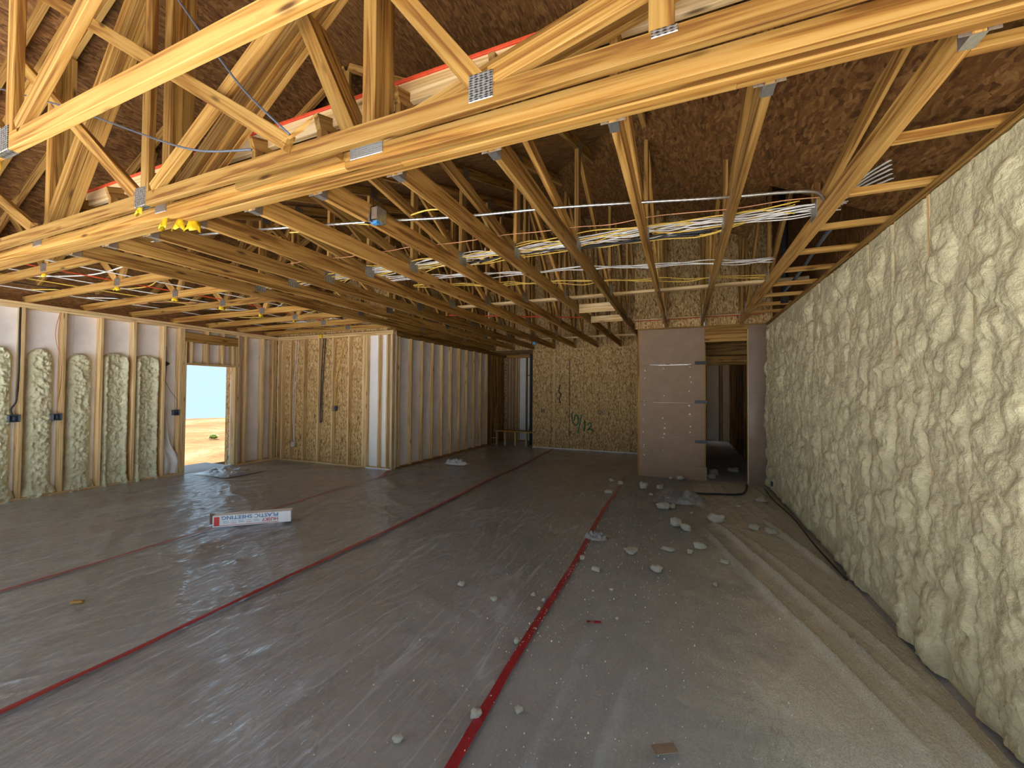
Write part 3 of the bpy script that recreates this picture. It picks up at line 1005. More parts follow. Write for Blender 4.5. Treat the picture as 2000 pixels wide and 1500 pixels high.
while y < 12.5:
    y1 = min(y + 1.22, 12.5)
    zt = max(ZY((y + y1) / 2) - 0.22, 2.95)
    if y1 > 1.8:
        block('gable_panel', (XR + 0.075, y, 2.81), (XR + 0.089, y1 - 0.004, zt + 0.45), SHADEOSB, wr, 2)
    y = y1

NY = 560
yv = np.linspace(YRO, YW - 0.035, NY)
zv = np.linspace(0.03, 2.745, 200)
Yg, Zg = np.meshgrid(yv, zv, indexing='ij')
h = 0.012 + 0.020 * fbm(Yg * 3, Zg * 2.2, 5, 3)
wx = Yg + 0.05 * (fbm(Yg * 11, Zg * 11, 31, 3) - 0.5)
wz = Zg + 0.06 * (fbm(Yg * 11, Zg * 11, 41, 3) - 0.5)
fr = np.random.default_rng(5)
for yb in rs:
    for colu in range(3):
        cyo = yb + (0.07, 0.20, 0.34)[colu] + fr.uniform(-0.03, 0.03)
        zz = fr.uniform(0.0, 0.12)
        while zz < 2.62:
            dens = 0.85 if 0.8 < zz < 2.15 else 0.6 if zz < 0.8 else 0.42
            r = fr.uniform(0.045, 0.115)
            if fr.random() < dens:
                cy = cyo + fr.uniform(-0.045, 0.045)
                amp = r * fr.uniform(0.22, 0.58)
                i0, i1 = np.searchsorted(yv, [cy - r * 1.2, cy + r * 1.2])
                j0, j1 = np.searchsorted(zv, [zz - r * 1.5, zz + r * 1.5])
                if i1 > i0 and j1 > j0:
                    q = 1 - ((wx[i0:i1, j0:j1] - cy) / r) ** 2 - ((wz[i0:i1, j0:j1] - zz) / (r * 1.25)) ** 2
                    add = amp * np.sqrt(np.clip(q, 0, 1))
                    h[i0:i1, j0:j1] = np.maximum(h[i0:i1, j0:j1], 0.012 + add) if fr.random() < 0.5 else h[i0:i1, j0:j1] + add * 0.6
            zz += r * fr.uniform(0.8, 1.4)
ridg = 1 - np.abs(2 * fbm(Yg * 16, Zg * 13, 77, 3) - 1)
h += 0.014 * (ridg - 0.8) * np.clip(h / 0.03, 0.3, 1.6)
for yb in rs:
    d = np.abs(Yg - yb - 0.012 * (fbm(Zg * 3, Zg * 0 + yb, 3, 3) - 0.5))
    open_ = np.clip((fbm(Zg * 2.6, Zg * 0 + yb * 3, 55, 2) - 0.42) / 0.08, 0, 1) * (0.55 + 0.45 * (Zg > 1.9))
    gate = np.clip(1 - (d / 0.028) ** 2, 0, 1) * open_
    h = h * (1 - gate) + 0.004 * gate
PX = XR - h
cuts = [0] + [int(np.searchsorted(yv, y)) for y in rs if yv[0] < y < yv[-1]] + [NY - 1]
for a, b_ in zip(cuts[:-1], cuts[1:]):
    if b_ > a:
        link('foam_bay', grid_mesh('foam_bay', np.stack([PX, Yg, Zg], -1)[a:b_ + 1], FOAM), I4, wr)
device_box('electrical_box', (XR - 0.05, 7.55, 0.16), (0.03, 0.06, 0.07), BLUEBOX, None, wr)['label'] = 'dark electrical box sunk in foam'

# ------------------------------------------------------------------ trusses that cross the room
TW = 0.038


def plate(a, size, parent, yth=None, xth=None):
    """toothed steel plate; clamps a chord of thickness yth (along y) or xth (along x)"""
    sx, sz = size
    if yth:
        return block('connector_plate', (a[0] - sx / 2, a[1] - yth / 2 - 0.003, a[2] - sz / 2), (a[0] + sx / 2, a[1] + yth / 2 + 0.003, a[2] + sz / 2), PLATE, parent, 0)
    return block('connector_plate', (a[0] - xth / 2 - 0.003, a[1] - sx / 2, a[2] - sz / 2), (a[0] + xth / 2 + 0.003, a[1] + sx / 2, a[2] + sz / 2), PLATE, parent, 1)


def web(t, y, a, b, mat, wd=0.089):
    return board('web', (a[0], y, a[1]), (b[0], y, b[1]), TW, wd, mat, t, up=(0, 0, 1) if abs(b[0] - a[0]) > 0.05 else (1, 0, 0))


def top_z(x):
    return ZG(x) - 0.06


def up_to_roof(x, z, slope):
    """end point of a web that leaves (x, z) with dz/dx = slope, at the top chord"""
    dx = 0.01 if slope > 0 else -0.01
    if slope is None:
        return (x, top_z(x))
    while z < top_z(x) - 0.05 and -8.5 < x < 1.3:
        x += dx
        z += slope * dx
    return (x, z)


def cross_truss(name, y, label, mat, webs, plates, group=None, plies=1, chord_splits=None):
    t = empty(name, (-3.6, y, H), label, 'truss', group)
    for k in range(plies):
        yk = y + TW / 2 + k * (TW + 0.0008)
        zo = (0.001, 0.007, 0.0, 0.004)[k] if plies > 1 else 0
        segs = chord_splits[k] if chord_splits else [(-8.72, 1.42)]
        for a, b in segs:
            board('bottom_chord', (a, yk, H + 0.0445 + zo), (b, yk, H + 0.0445 + zo), TW, 0.089, mat, t)
        board('top_chord', (-8.5, yk, top_z(-8.5) - 0.0), (-3.66, yk, top_z(-3.63)), TW, 0.089, mat, t)
        board('top_chord', (-3.60, yk, top_z(-3.63)), (1.38, yk, top_z(1.38)), TW, 0.089, mat, t)
        for a, b in webs:
            web(t, yk, a, b, mat)
    for (x, z, sx, sz) in plates:
        plate((x, y + plies * TW / 2, z), (sx, sz), t, yth=plies * (TW + 0.0008))
    return t


w1 = [((-3.20, 2.89), (-3.20, top_z(-3.2) - 0.04)), ((-3.12, 2.90), up_to_roof(-3.12, 2.90, 0.66)),
      ((-3.32, 2.90), up_to_roof(-3.32, 2.90, -0.81)), ((-0.75, 2.90), up_to_roof(-0.75, 2.90, -1.3)),
      ((-5.0, 2.90), up_to_roof(-5.0, 2.9, -0.55)), ((-6.4, 2.89), (-6.4, top_z(-6.4) - 0.05))]
t1 = cross_truss('roof_truss', 0.91, 'single bright pine truss crossing the room, foremost of the cross trusses', WOOD, w1,
            [(-3.27, 2.865, 0.15, 0.13)])
w2 = [((-3.32, 2.89), (-3.32, top_z(-3.32) - 0.04)), ((-3.24, 2.90), up_to_roof(-3.24, 2.90, 0.64)),
      ((-3.44, 2.90), up_to_roof(-3.44, 2.90, -0.81)), ((-0.82, 2.91), up_to_roof(-0.82, 2.91, -1.3)),
      ((-0.76, 2.92), up_to_roof(-0.76, 2.92, 0.25)), ((-0.07, 2.89), (-0.07, top_z(-0.07) - 0.05)),
      ((-4.95, 2.90), up_to_roof(-4.95, 2.90, -0.55)), ((-6.6, 2.89), (-6.6, top_z(-6.6) - 0.05))]
t2 = cross_truss('roof_truss', 1.54, 'bright pine truss just in front of the thick girder truss', WOOD, w2,
                 [(-3.36, 2.865, 0.125, 0.13), (-0.80, 2.885, 0.115, 0.12), (-0.06, 2.875, 0.09, 0.03)])
board('brace', (-1.93, 1.519, 2.885), (-4.75, 1.519, 4.74), TW, 0.089, WOOD, t2)
# splintered end of that brace
sp = mesh_of('splinter', [(-1.99, 1.50, 2.885), (-1.82, 1.50, 2.925), (-1.70, 1.50, 2.985), (-1.84, 1.50, 2.94), (-1.99, 1.512, 2.885), (-1.82, 1.512, 2.92), (-1.84, 1.512, 2.935)],
             [(0, 1, 2, 3), (4, 6, 2, 5), (0, 4, 5, 1), (1, 5, 2), (3, 2, 6), (0, 3, 6, 4)], WOOD)
link('splinter', sp, I4, t2)
board('nailer', (-2.55, 1.66, 2.85), (-1.72, 1.66, 2.87), TW, 0.075, WOOD, t2)
wg = [((-5.15, 2.89), (-5.15, top_z(-5.15) - 0.05)), ((-5.24, 2.92), up_to_roof(-5.24, 2.92, 1.29)),
      ((-3.40, 2.89), (-3.40, top_z(-3.4) - 0.05)), ((-3.36, 2.92), up_to_roof(-3.36, 2.92, 0.72)),
      ((-1.66, 2.92), up_to_roof(-1.66, 2.92, -2.05)), ((-1.56, 2.89), (-1.56, top_z(-1.56) - 0.05)),
      ((-1.50, 2.92), up_to_roof(-1.50, 2.92, 0.25)), ((-6.9, 2.89), (-6.9, top_z(-6.9) - 0.05))]
splits = [[(-8.72, -1.72), (-1.719, 1.42)], [(-8.72, -3.0), (-2.999, 1.42)], [(-8.72, -1.40), (-1.399, 1.42)], [(-8.72, 0.2), (0.201, 1.42)]]
gt = cross_truss('girder_truss', 1.698, 'thick four-ply pine girder truss carrying the steel hangers', WOOD, wg,
            [(-3.44, 2.878, 0.13, 0.08), (-1.57, 2.876, 0.22, 0.085), (-5.3, 2.878, 0.16, 0.07)], plies=4, chord_splits=splits)

# ledger with a red painted edge behind the girder
lg = empty('ledger_board', (-2, 1.98, 3.3), 'pale ledger board with a red top edge behind the girder webs', 'board')
board('plank', (-5.2, 1.985, 3.355), (1.3, 1.985, 3.355), TW, 0.125, STUDW, lg)
board('red_edge', (-5.2, 1.982, 3.428), (1.3, 1.982, 3.428), 0.05, 0.02, REDE, lg)

# valley frames between the two roofs
for j, yv_ in enumerate((3.6, 4.8, 6.05)):
    zb = ZY(yv_) + 0.06
    half = (5.44 - zb - 0.12) / 0.5
    t = empty('valley_frame', (-3.63, yv_, zb), ('low', 'middle', 'high')[j] + ' triangular valley frame in the dark attic behind the girder', 'roof frame')
    board('rafter', (-3.63 - half, yv_, zb), (-3.66, yv_, 5.36), TW, 0.089, TRUSSW, t)
    board('rafter', (-3.63 + half, yv_, zb), (-3.60, yv_, 5.36), TW, 0.089, TRUSSW, t)
    board('tie', (-3.63 - half, yv_, zb + 0.04), (-3.63 + half, yv_, zb + 0.04), TW, 0.089, TRUSSW, t)
    q = -1.22 * int(half / 1.22)
    while q < half - 0.2:
        zt_ = 5.36 - 0.5 * abs(q)
        if zt_ > zb + 0.2:
            board('post', (-3.63 + q, yv_, zb + 0.085), (-3.63 + q, yv_, zt_ - 0.04), TW, 0.089, TRUSSW, t, (1, 0, 0))
        q += 1.22

# ------------------------------------------------------------------ trusses hung on the girder
ORD = ['first', 'second', 'third', 'fourth', 'fifth', 'sixth', 'seventh', 'eighth', 'ninth', 'tenth', 'eleventh']
YG0 = 1.858
PANELS = [1.885, 3.70, 5.53, 7.36, 9.19, 11.0]


def hanger(x, parent):
    vs, fs = [], []
    t, hw2 = 0.002, TW / 2 + 0.002

    def add(lo, hi):
        b0 = len(vs)
        for i in range(8):
            vs.append(((hi if i & 1 else lo)[0], (hi if i & 2 else lo)[1], (hi if i & 4 else lo)[2]))
        for f in ((0, 2, 3, 1), (4, 5, 7, 6), (0, 1, 5, 4), (2, 6, 7, 3), (0, 4, 6, 2), (1, 3, 7, 5)):
            fs.append(tuple(b0 + k for k in f))
    add((-hw2, 0, -t), (hw2, 0.075, 0))
    add((-hw2 - t, 0, -t), (-hw2, 0.075, 0.13))
    add((hw2, 0, -t), (hw2 + t, 0.075, 0.13))
    add((-hw2 - 0.035, -0.001, -t), (-hw2, 0.001, 0.12))
    add((hw2, -0.001, -t), (hw2 + 0.035, 0.001, 0.12))
    key = 'hanger'
    if key not in BC:
        BC[key] = mesh_of('hanger', vs, fs, GALV)
    return link('joist_hanger', BC[key], Matrix.Translation((x, YG0, H - 0.001)), parent)


for i in range(2, -9, -1):
    x = -0.2913 + S * i
    yend = YW - 0.01 if i >= 0 else YO - 0.005
    pan = [p for p in PANELS if p < yend - 0.5] + [yend - 0.05]
    t = empty('hung_truss', (x, YG0, H), f'{ORD[2 - i]} roof truss from the foam wall, hung on the girder', 'truss', 'roof trusses hung on the girder')
    bc = board('bottom_chord', (x, YG0 + 0.002, H + 0.070), (x, yend, H + 0.070), TW, 0.14, TRUSSW, t)
    ztc = lambda yq: ZY(yq) - 0.06
    tch = board('top_chord', (x, YG0 + 0.002, ztc(YG0)), (x, yend, ztc(yend)), TW, 0.089, TRUSSW, t)
    for j, yp in enumerate(pan):
        yp2 = yp + (0.02 if j == 0 else 0)
        board('vertical_web', (x, yp2, H + 0.141), (x, yp2, ztc(yp2) - 0.046), TW, 0.089 if j else 0.06, TRUSSW, t, (0, 1, 0))
        if j:
            ya, yb = pan[j - 1], yp
            board('diagonal_web', (x, ya + 0.06, ztc(ya + 0.06) - 0.07), (x, yb - 0.07, H + 0.165), TW - 0.004, 0.089, TRUSSW, t)
            plate((x, yb - 0.03, H + 0.145), (0.15, 0.13), bc, xth=TW)
            if j > 1:
                plate((x, ya + 0.03, ztc(ya + 0.03) - 0.03), (0.12, 0.12), tch, xth=TW)
    hanger(x, bc)

# ------------------------------------------------------------------ blocking in the two side bays
for k in range(10):
    y = 1.965 + 0.575 * k
    if y > 8.1:
        break
    o = board('blocking_board', (0.948, y, H + 0.022), (XR + 0.07, y, H + 0.022), TW, 0.044, WOOD, None)
    tag(o, f'{ORD[k]} short pine blocking board from the girder, over the foam wall', 'board', 'blocking boards over the foam wall')
JOISTS = []
for k in range(8):
    y = 2.07 + S * k
    if y > 6.5:
        break
    t = empty('bay_joist', (-7, y, H), f'{ORD[k]} pine joist from the girder, over the wall with the doorway', 'joist', 'joists over the wall with the doorway')
    JOISTS.append(t)
    bmo = board('beam', (-8.72, y, H + 0.0455), (-5.195, y, H + 0.0455), TW, 0.089, WOOD, t)
    board('upper_beam', (-8.3, y, top_z(-8.3)), (-5.195, y, top_z(-5.195)), TW, 0.089, TRUSSW, t)
    board('web', (-6.3, y, H + 0.10), (-7.1, y, 3.56), TW, 0.089, TRUSSW, t)
    board('web', (-6.2, y, H + 0.10), (-5.6, y, 4.3), TW, 0.089, TRUSSW, t)
    plate((-6.25, y, H + 0.06), (0.12, 0.09), bmo, yth=TW)


def cap(c, s, rot, label, parent=None):
    """folded yellow guard over a nail plate edge"""
    n = 9
    vs, fs = [], []
    for i in range(n):
        a = -1.2 + 2.4 * i / (n - 1)
        for k in range(4):
            z = -k / 3
            wob = 0.24 * math.sin(i * 1.9 + k * 2.3 + c[0] * 7)
            vs.append((s * (math.sin(a) * (0.45 + 0.12 * k) + wob * 0.3), s * (0.35 - math.cos(a) * (0.35 + 0.15 * k)), s * (z * 1.2 + wob * 0.5)))
    for i in range(n - 1):
        for k in range(3):
            fs.append((i * 4 + k, i * 4 + k + 1, (i + 1) * 4 + k + 1, (i + 1) * 4 + k))
    me = mesh_of('cap', vs, fs, YEL, True)
    o = link('yellow_cap', me, Matrix.Translation(c) @ Matrix.Rotation(rot, 4, 'Z'), parent)
    md = o.modifiers.new('thick', 'SOLIDIFY')
    md.thickness = 0.002
    return tag(o, label)


cap((-3.42, 0.925, H + 0.015), 0.055, 0.3, 'yellow plastic cap', t1)
cap((-3.40, 1.555, H + 0.02), 0.055, -0.2, 'yellow plastic cap', t2)
for k in range(3):
    cap((-3.44 + 0.075 * k, 1.72 + 0.05 * k, H + 0.015), 0.075, 0.5 * k - 0.4, 'crumpled yellow plastic cap', gt)
for k in range(6):
    cap((-6.3, 2.07 + S * k, H + 0.03), 0.055, 0.4 * k, 'yellow plastic cap', JOISTS[k])
cap((-7.25, YP - 0.03, H + 0.01), 0.07, 0.4, 'yellow plastic cap', wp)

# lateral braces and access framing on top of the truss chords
o = board('flat_brace', (-3.4, 5.83, H + 0.16), (1.38, 5.83, H + 0.16), 0.089, TW, STUDW, None)
tag(o, 'long flat pine brace lying across the hung trusses', 'board')
o = board('access_header', (-1.475, 6.2, H + 0.07), (-0.935, 6.2, H + 0.07), TW, 0.135, STUDW)
tag(o, 'wide pale access header between two hung trusses, nearer the girder', 'board')
o = board('access_header', (-1.475, 7.08, H + 0.05), (-0.935, 7.08, H + 0.05), TW, 0.11, STUDW)
tag(o, 'narrower pale access header between two hung trusses, nearer the brown wall', 'board')
o = board('flat_brace', (-5.2, 10.0, H + 0.16), (-0.85, 10.0, H + 0.16), 0.089, TW, STUDW, None)
tag(o, 'flat pine brace lying across the trusses near the far strand board wall', 'board')
rb = empty('rim_board', (0.3, 8.08, H), 'pale rim board with a red edge above the brown wall', 'board')
board('plank', (-0.86, 8.09, 2.965), (1.3, 8.09, 2.965), TW, 0.03, STUDW, rb)
board('red_edge', (-0.86, 8.085, 2.947), (1.3, 8.085, 2.947), 0.05, 0.006, REDE, rb)
board('red_edge', (-3.9, 6.35, H + 0.155), (-0.95, 7.75, H + 0.155), 0.05, 0.012, REDE, rb)

# ------------------------------------------------------------------ wiring above the truss chords
ZC = H + 0.15
mc = empty('metal_conduit', (-1, 2.8, ZC), 'long flexible ribbed metal conduit lying across the hung trusses', 'conduit')
path = smooth_path([(-4.6, 2.2, ZC + 0.01), (-3.9, 2.26, ZC), (-3.28, 2.38, ZC), (-2.32, 2.60, ZC), (-1.61, 2.78, ZC), (-0.82, 2.92, ZC), (0.22, 3.18, ZC), (0.62, 3.27, ZC + 0.005), (0.83, 3.33, ZC), (0.90, 3.42, ZC - 0.02)], 46)
link('ribbed_tube', tube_mesh(path, 0.0125, GALV, 8, 'conduit', 0.72), I4, mc)
jb = empty('junction_box', (-2.10, 2.45, 2.86), 'square steel junction box on the side of a hung truss', 'junction box')
device_box('box_shell', (-2.06, 2.36, 2.86), (0.055, 0.10, 0.10), GALV, None, jb)
block('cover', (-2.034, 2.31, 2.81), (-2.030, 2.41, 2.91), GALV, jb)
block('bracket', (-2.14, 2.30, 2.80), (-2.09, 2.34, 2.86), GALV, jb)
bo = block('blue_ring', (-2.10, 2.33, 2.795), (-2.05, 2.37, 2.81), BLUE, jb)
rw = random.Random(3)


def run(name, y0, z0, x0, x1, amp, r, mat, label, group, drift=0.0):
    pts = []
    x = x0
    while x < x1 + 0.01:
        pts.append((x, y0 + drift * (x - x0) / (x1 - x0) + rw.uniform(-amp, amp), z0 + rw.uniform(0, amp)))
        x += S / 2
    cable(name, pts, r, mat, label, 'cable', group, per=4, seg=5)


for k in range(10):
    run('white_cable', 3.73 + 0.022 * k, H + 0.15 + 0.012 * (k % 4), -5.6, 1.25, 0.055, 0.005, CW,
        'white cable in the bundle across the hung trusses', 'white cables in the bundle over the trusses', -0.1)
for k in range(6):
    run('yellow_cable', 3.66 + 0.06 * k, H + 0.155, -5.6 + 0.3 * k, 0.9 - 0.05 * k, 0.07, 0.0055, CY,
        'yellow cable in the bundle across the hung trusses', 'yellow cables in the bundle over the trusses', -0.06)
for k in range(3):
    run('black_wire', 3.82 + 0.03 * k, H + 0.15, -3.0 + k, 0.4, 0.03, 0.008, CB, 'black cable in the bundle across the hung trusses', 'black cables in the bundle over the trusses')
for k in range(4):
    run('white_cable', 4.02 + 0.035 * k, H + 0.15, -3.4, 1.0, 0.05, 0.0055, CW, 'white cable behind the main bundle over the trusses', 'white cables behind the main bundle', 0.9)
for k in range(3):
    run('yellow_cable', 4.45 + 0.03 * k, H + 0.15, -3.3, 1.0, 0.05, 0.005, CY, 'yellow cable running loosely behind the white cables', 'loose yellow cables behind the bundle', 1.2)
run('copper_line', 3.10, H + 0.155, -4.5, 1.3, 0.02, 0.004, CO, 'thin copper line between conduit and cable bundle', 'copper line', 0.4)
for k in range(4):
    x = (-3.75, -3.15, -2.50, -1.95)[k]
    a = rw.uniform(-0.1, 0.1)
    cable('short_yellow_wire', [(x, 2.45 + 0.05 * k, H + 0.145), (x + 0.2, 2.5 + 0.05 * k + a, H + 0.13 + 0.02), (x + 0.42, 2.56 + 0.05 * k, H + 0.15)], 0.006, CY,
          'short yellow wire bridging two hung trusses near the girder', 'cable', 'short yellow wires near the girder')
for k in range(5):
    x0 = 0.97
    cable('pale_cable', [(x0, 3.60 + 0.03 * k, H + 0.14), (1.12, 3.50 - 0.05 * k, H + 0.17 + 0.01 * k), (1.38, 3.30 - 0.07 * k, H + 0.20 + 0.015 * k)], 0.006, CW,
          'pale cable fanning out beside the foam wall', 'cable', 'pale cables fanning out over the foam wall')
for k in range(7):
    y = 2.2 + 0.55 * k
    cable('attic_cable', [(-8.3 + 0.1 * k, y - 0.2, H + 0.12), (-7.4, y + rw.uniform(-.2, .2), H + 0.13), (-6.4, y + 0.3, H + 0.12), (-5.3, y + rw.uniform(-.2, .3), H + 0.16)], 0.007, (CW, CY, CW, CO, CW, CY, CW)[k],
          'loose cable lying across the joists by the doorway wall', 'cable', 'loose cables over the joists')
for k in range(6):
    x = -8.2 + 0.42 * k
    cable('attic_cable', [(x, 1.9, H + 0.11), (x + 0.1, 3.0, H + 0.11), (x + 0.25, 4.2, H + 0.115), (x + 0.2, 5.6, H + 0.11), (x + 0.35, 6.5, H + 0.11)], 0.007, (CW, CB, CY, CW, REDE, CW)[k],
          'loose cable lying lengthwise over the joists by the doorway wall', 'cable', 'lengthwise cables over the joists')
vp = link('vent_pipe', tube_mesh([(1.27, 6.5, 2.81), (1.27, 6.5, 3.6), (1.27, 6.5, 4.7)], 0.045, CB, 14), I4)
tag(vp, 'black vent pipe standing in the attic over the foam wall', 'pipe')
cable('grey_hose', [(1.05, 3.75, H + 0.05), (1.10, 4.3, H + 0.09), (1.17, 5.2, H + 0.10), (1.2, 6.2, H + 0.08)], 0.018, BLUEBOX, 'grey hose lying over the blocking boards', 'hose')
bb = bpy.data.meshes.new('bluebox')
bm = bmesh.new()
bmesh.ops.create_cone(bm, cap_ends=True, segments=14, radius1=0.055, radius2=0.05, depth=0.06)
bm.to_mesh(bb)
bb.materials.append(BLUE)
bm.free()
tag(link('round_box', bb, Matrix.Translation((-3.35, 9.4, H - 0.02)) @ Matrix.Rotation(0.2, 4, 'X')), 'round blue ceiling box under a far hung truss', 'electrical box')
# dark cord strung through the front trusses
cable('dark_cord', [(-2.83, 1.45, 3.95), (-2.5, 1.45, 3.55), (-2.2, 1.46, 3.2), (-1.88, 1.48, 2.90)], 0.006, CG, 'dark cord slanting down to the splintered brace', 'cord')
cable('dark_cord', [(-5.3, 1.44, 4.09), (-4.5, 1.44, 3.77), (-3.9, 1.44, 3.52), (-3.04, 1.47, 3.14), (-2.6, 1.47, 2.97), (-2.17, 1.48, 2.885)], 0.006, CG, 'dark cord sagging across the front truss webs', 'cord')

# ------------------------------------------------------------------ plastic sheets, tape and litter on the floor
TA = lambda y: -0.88 - 0.02 * np.clip(y - 1.5, 0, 6) + 0.012 * np.sin(y * 2.1)
TB = lambda y: -3.03 - 0.035 * np.clip(y - 3, 0, 8) + 0.012 * np.sin(y * 1.7)
TC = lambda y: -4.87 + 0.05 * np.sin(y * 0.9 + 0.5) - 0.055 * np.clip(y - 3, 0, 3.6)


def wrinkle(X, Y, seed, amp=0.028):
    a = 0
    for k, (ang, ls_, lc, wt) in enumerate(((0.1, 1.6, 0.16, 1.0), (-0.55, 1.1, 0.11, 0.6), (1.0, 0.9, 0.13, 0.55), (0.35, 0.5, 0.06, 0.35))):
        c, s = math.cos(ang), math.sin(ang)
        U, V = X * c + Y * s, -X * s + Y * c      # ridges run mostly along Y
        q = vn(U / lc + 1.3 * vn(U, V / ls_, seed + 20 + k), V / ls_, seed + k)
        rdg = np.clip(1 - np.abs(2 * q - 1) * 2.2, 0, 1) ** 2
        msk = np.clip(vn(U / 1.1, V / 1.6, seed + 40 + k) * 2 - 0.75, 0, 1)
        a = a + wt * rdg * msk
    return amp * a + 0.006 * fbm(X * 4, Y * 4, seed + 60)


def sheet(label, fx0, fx1, y0, y1, mat, seed, zoff, n, amp=0.022, extra=None):
    ys = np.arange(y0, y1 + 1e-6, (y1 - y0) / int((y1 - y0) / 0.03))
    us = np.linspace(0, 1, n)
    Ug, Yg = np.meshgrid(us, ys, indexing='ij')
    Xa, Xb = fx0(Yg), fx1(Yg)
    X = Xa + (Xb - Xa) * Ug
    e = np.minimum(X - Xa, Xb - X)
    pin = 0.25 + 0.75 * np.clip(e / 0.25, 0, 1)
    Z = zoff + wrinkle(X, Yg, seed, amp) * pin
    if extra:
        Z = Z + extra(X, Yg)
    o = link('plastic_sheet', grid_mesh('sheet', np.stack([X, Yg, Z], -1), mat), I4)
    return tag(o, label, 'plastic sheet')


c_ = lambda v: (lambda y: y * 0 + v)
sheet('clear plastic sheet on the floor along the doorway wall', c_(-8.52), lambda y: TC(y) + 0.03, YB + 0.1, YP - 0.02, SHEET, 101, 0.004, 120)
sheet('clear plastic sheet under the printed carton, between two red tapes', lambda y: TC(y) - 0.03, lambda y: TB(y) + 0.03, YB + 0.1, YP - 0.04, SHEET, 202, 0.007, 70)
sheet('clear plastic sheet along the foot of the long stud wall', c_(XC + 0.02), lambda y: TB(y) + 0.03, YP - 0.04, YO - 0.02, SHEET, 252, 0.007, 70)
sheet('broad clear plastic sheet leading to the far strand board wall', lambda y: TB(y) - 0.03, lambda y: TA(y) + 0.03, YB + 0.1, YO - 0.02, SHEET, 303, 0.004, 80, 0.015)


def swell(X, Y):
    """long folds that run toward the foam wall's foot"""
    r = 0
    for (xa, ya, xb, yb, hgt, wd) in ((0.10, 5.6, 1.02, 2.2, 0.035, 0.05), (0.32, 5.7, 1.12, 2.6, 0.04, 0.05), (0.55, 5.4, 1.22, 2.9, 0.03, 0.05),
                                      (-0.72, 6.9, -0.55, 4.6, 0.05, 0.07), (0.9, 6.0, 1.25, 4.2, 0.03, 0.05), (-0.3, 7.2, 0.3, 6.2, 0.04, 0.12),
                                      (-0.55, 3.2, -0.62, 1.3, 0.025, 0.04), (-0.25, 2.6, -0.4, 1.2, 0.025, 0.04), (1.15, 2.9, 1.22, 1.0, 0.045, 0.05)):
        dx, dy = xb - xa, yb - ya
        L = math.hypot(dx, dy)
        t = ((X - xa) * dx + (Y - ya) * dy) / (L * L)
        d = np.abs((X - xa) * dy - (Y - ya) * dx) / L + 0.02 * (vn(Y * 3, X * 3, 9) - 0.5)
        r = r + 1.45 * hgt * np.exp(-(d / (wd * 0.5)) ** 2) * np.clip(np.minimum(t, 1 - t) * 6, 0, 1)
    return r


sheet('dusty plastic sheet along the foot of the foam wall', lambda y: TA(y) - 0.03, c_(XR - 0.06), YB + 0.1, YW - 0.03, SHEETD, 404, 0.007, 120, 0.022, swell)


def tape(label, fx, y0, y1, wd, seed, zb):
    ys = np.linspace(y0, y1, int((y1 - y0) / 0.06))
    xs = fx(ys)
    z = zb + 0.010 * fbm(ys * 3, ys * 0, seed)
    cols_ = []
    for s in (-1, -0.5, 0.5, 1):
        wob = 0.006 * (vn(ys * 6, ys * 0 + s, seed) - 0.5)
        cols_.append(np.stack([xs + s * wd / 2 + wob, ys, z + (0.0015 if abs(s) < 1 else 0)], -1))
    o = link('red_tape', grid_mesh('tape', np.stack(cols_), RED), I4)
    return tag(o, label, 'tape')


tape('red tape strewn with foam crumbs, along the dusty sheet', TA, YB + 0.2, 7.62, 0.05, 1, 0.020)
tape('long red tape running from the far strand board wall across the sheets', TB, YB + 0.2, 10.9, 0.045, 2, 0.018)
tape('red tape beside the printed carton, toward the partition corner', TC, YB + 0.2, 6.35, 0.035, 3, 0.020)
rt = board('corner_red_tape', (-5.33, 6.50, 0.025), (-5.02, 5.9, 0.022), 0.07, 0.003, RED)
tag(rt, 'short red tape at the foot of the partition corner', 'tape')
rt = board('short_red_tape', (-6.0, 6.52, 0.03), (-6.2, 6.35, 0.02), 0.05, 0.003, RED)
tag(rt, 'short red tape at the foot of the white panel', 'tape')
rt = board('torn_red_tape', (-0.60, 2.77, 0.03), (-0.51, 2.80, 0.03), 0.025, 0.004, RED)
tag(rt, 'torn scrap of red tape on the dusty sheet', 'tape')

# printed carton
A, B_ = Vector((-4.83, 2.94, 0.042)), Vector((-4.24, 3.45, 0.042))
dv = (B_ - A).normalized()
nv = Vector((-dv.y, dv.x, 0))
Lc, Hc, Dc = (B_ - A).length, 0.125, 0.115
ct = empty('carton', A, 'long white printed carton of plastic sheeting lying upside down', 'carton')
MW = Matrix(((dv.x, nv.x, 0, A.x), (dv.y, nv.y, 0, A.y), (0, 0, 1, A.z), (0, 0, 0, 1)))
t_ = 0.004


def cbox(name, lo, hi, mat, parent):
    lo, hi = Vector(lo), Vector(hi)
    vs = [((hi if i & 1 else lo)[0], (hi if i & 2 else lo)[1], (hi if i & 4 else lo)[2]) for i in range(8)]
    fs = [(0, 2, 3, 1), (4, 5, 7, 6), (0, 1, 5, 4), (2, 6, 7, 3), (0, 4, 6, 2), (1, 3, 7, 5)]
    return link(name, mesh_of(name, vs, fs, mat), MW.copy(), parent)


